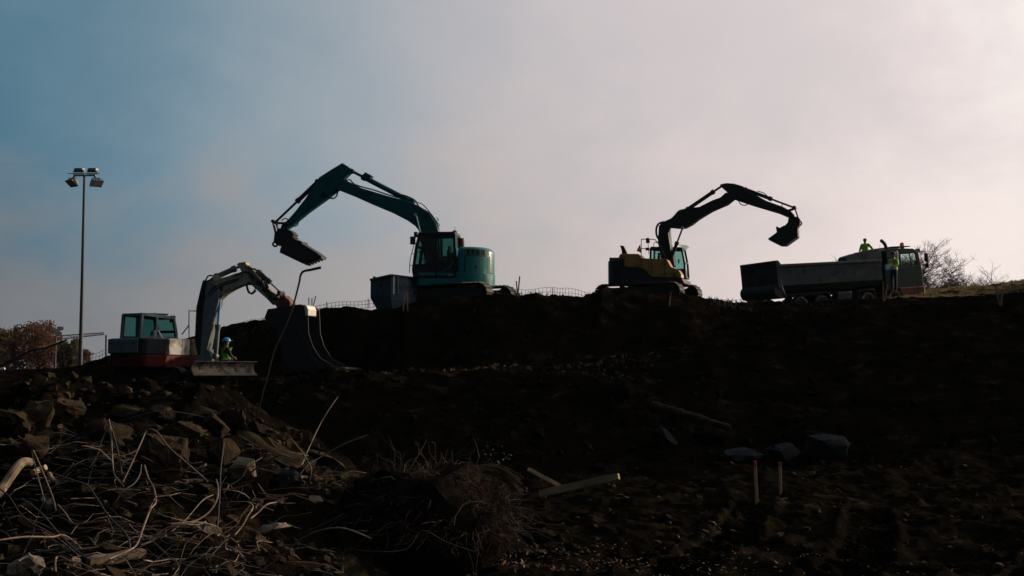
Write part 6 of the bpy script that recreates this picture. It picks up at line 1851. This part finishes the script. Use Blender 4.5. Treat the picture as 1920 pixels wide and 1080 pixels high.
scatter_chunks('heap_stones', "small stones and earth lumps covering the near left heap", 1500, lambda r: (r.uniform(-60, 680), r.uniform(8.5, 16.5)), lambda r, y: 0.02 + 0.16 * r.random() ** 5, M_clod, 2, 'stones')
scatter_chunks('slope_stones', "stones and clods lying on the bank below the ridge", 3600, lambda r: (r.uniform(-60, 1980), r.uniform(24, 53.5)), lambda r, y: 0.05 + 0.25 * r.random() ** 4, M_slope, 3, 'stones')
rnd = random.Random(21)
lt = MB(); xs, ys_ = [], []
for _ in range(1100):
    px_ = rnd.gauss(1020, 260); y_ = 12.3 + abs(rnd.gauss(0, 0.7)); xs.append((px_ - 960) / FPX * y_); ys_.append(y_)
zs = terrain(np.array(xs), np.array(ys_))
for x_, y_, z_ in zip(xs, ys_, zs):
    p = Vector((x_, y_, z_ + rnd.uniform(0.005, 0.03))); s_ = rnd.uniform(0.008, 0.026)
    u = Vector((rnd.gauss(0, 1), rnd.gauss(0, 1), rnd.gauss(0, 0.5))).normalized(); v = u.cross(Vector((rnd.gauss(0, .5), rnd.gauss(0, .5), 1))).normalized()
    lt.add([p - u * s_, p + v * s_ * 0.55, p + u * s_ + Vector((0, 0, 0.006)), p - v * s_ * 0.55], [(0, 1, 2, 3)])
o = lt.build('leaf_litter', M_leaf, smooth=0); tag(o, "dead leaves and bits strewn along the bottom of the picture", "leaves", None, "stuff")
def grass(name, label, n, region, hgt, m_, seed, clump=6, up_=1.0):
    rnd = random.Random(seed); mb = MB(); xs, ys_ = [], []
    for _ in range(n):
        px_, y_ = region(rnd); xs.append((px_ - 960) / FPX * y_); ys_.append(y_)
    zs = terrain(np.array(xs), np.array(ys_))
    for x_, y_, z_ in zip(xs, ys_, zs):
        for _ in range(clump):
            h = hgt * rnd.uniform(0.4, 1.2); w = h * 0.03 + 0.002 * y_ / 10
            a = rnd.uniform(0, 6.283); sd = Vector((math.cos(a), math.sin(a), 0)) * w
            p = Vector((x_ + rnd.gauss(0, hgt * 0.3), y_ + rnd.gauss(0, hgt * 0.3), z_ - 0.02)); ln = Vector((rnd.gauss(0, 0.4), rnd.gauss(0, 0.4), up_)) * h
            mb.add([p - sd, p + sd, p + ln * 0.6 + sd * 0.6, p + ln + Vector((ln.x * 0.5, ln.y * 0.5, -0.1 * h)), p + ln * 0.6 - sd * 0.6], [(0, 1, 2, 4), (4, 2, 3)])
    o = mb.build(name, m_, smooth=0); tag(o, label, "grass", None, "stuff"); return o
grass('field_grass', "dry grass on the rising field behind the truck", 5200, lambda r: (r.uniform(1640, 2050), r.uniform(55.5, 77)), 0.14, M_straw, 31, 5)
grass('mud_straw', "dry stalks lying in the near mud on the right", 700, lambda r: (r.uniform(1100, 1950), 12.3 + 6 * r.random() ** 1.6), 0.10, M_straw, 33, 3, 0.12)
grass('bench_grass', "sparse dry grass along the lower terrace edge", 260, lambda r: (r.uniform(620, 1240), r.uniform(38.5, 42)), 0.11, M_straw, 35, 4)
grass('ridge_weeds', "dark weeds along the ridge line", 240, lambda r: (r.choice((r.uniform(420, 520), r.uniform(1330, 1420), r.uniform(900, 1100))), r.uniform(51.8, 54.2)), 0.20, M_root, 37, 4)

# ------------------------------------------------------------------ thin autumn haze
hz = MB().box((0, 260, 20), (900, 640, 60))
hm = bpy.data.materials.new('haze_air'); hm.use_nodes = True
hn = hm.node_tree.nodes; hn.remove(hn['Principled BSDF'])
pv = hn.new('ShaderNodeVolumePrincipled'); pv.inputs['Color'].default_value = (0.92, 0.92, 0.95, 1); pv.inputs['Density'].default_value = 0.00003; pv.inputs['Anisotropy'].default_value = 0.3
hm.node_tree.links.new(pv.outputs[0], hn['Material Output'].inputs['Volume'])
if HAZE:
    ho = hz.build('haze', hm, smooth=0); tag(ho, "thin pale haze hanging over the site", None, None, "stuff")
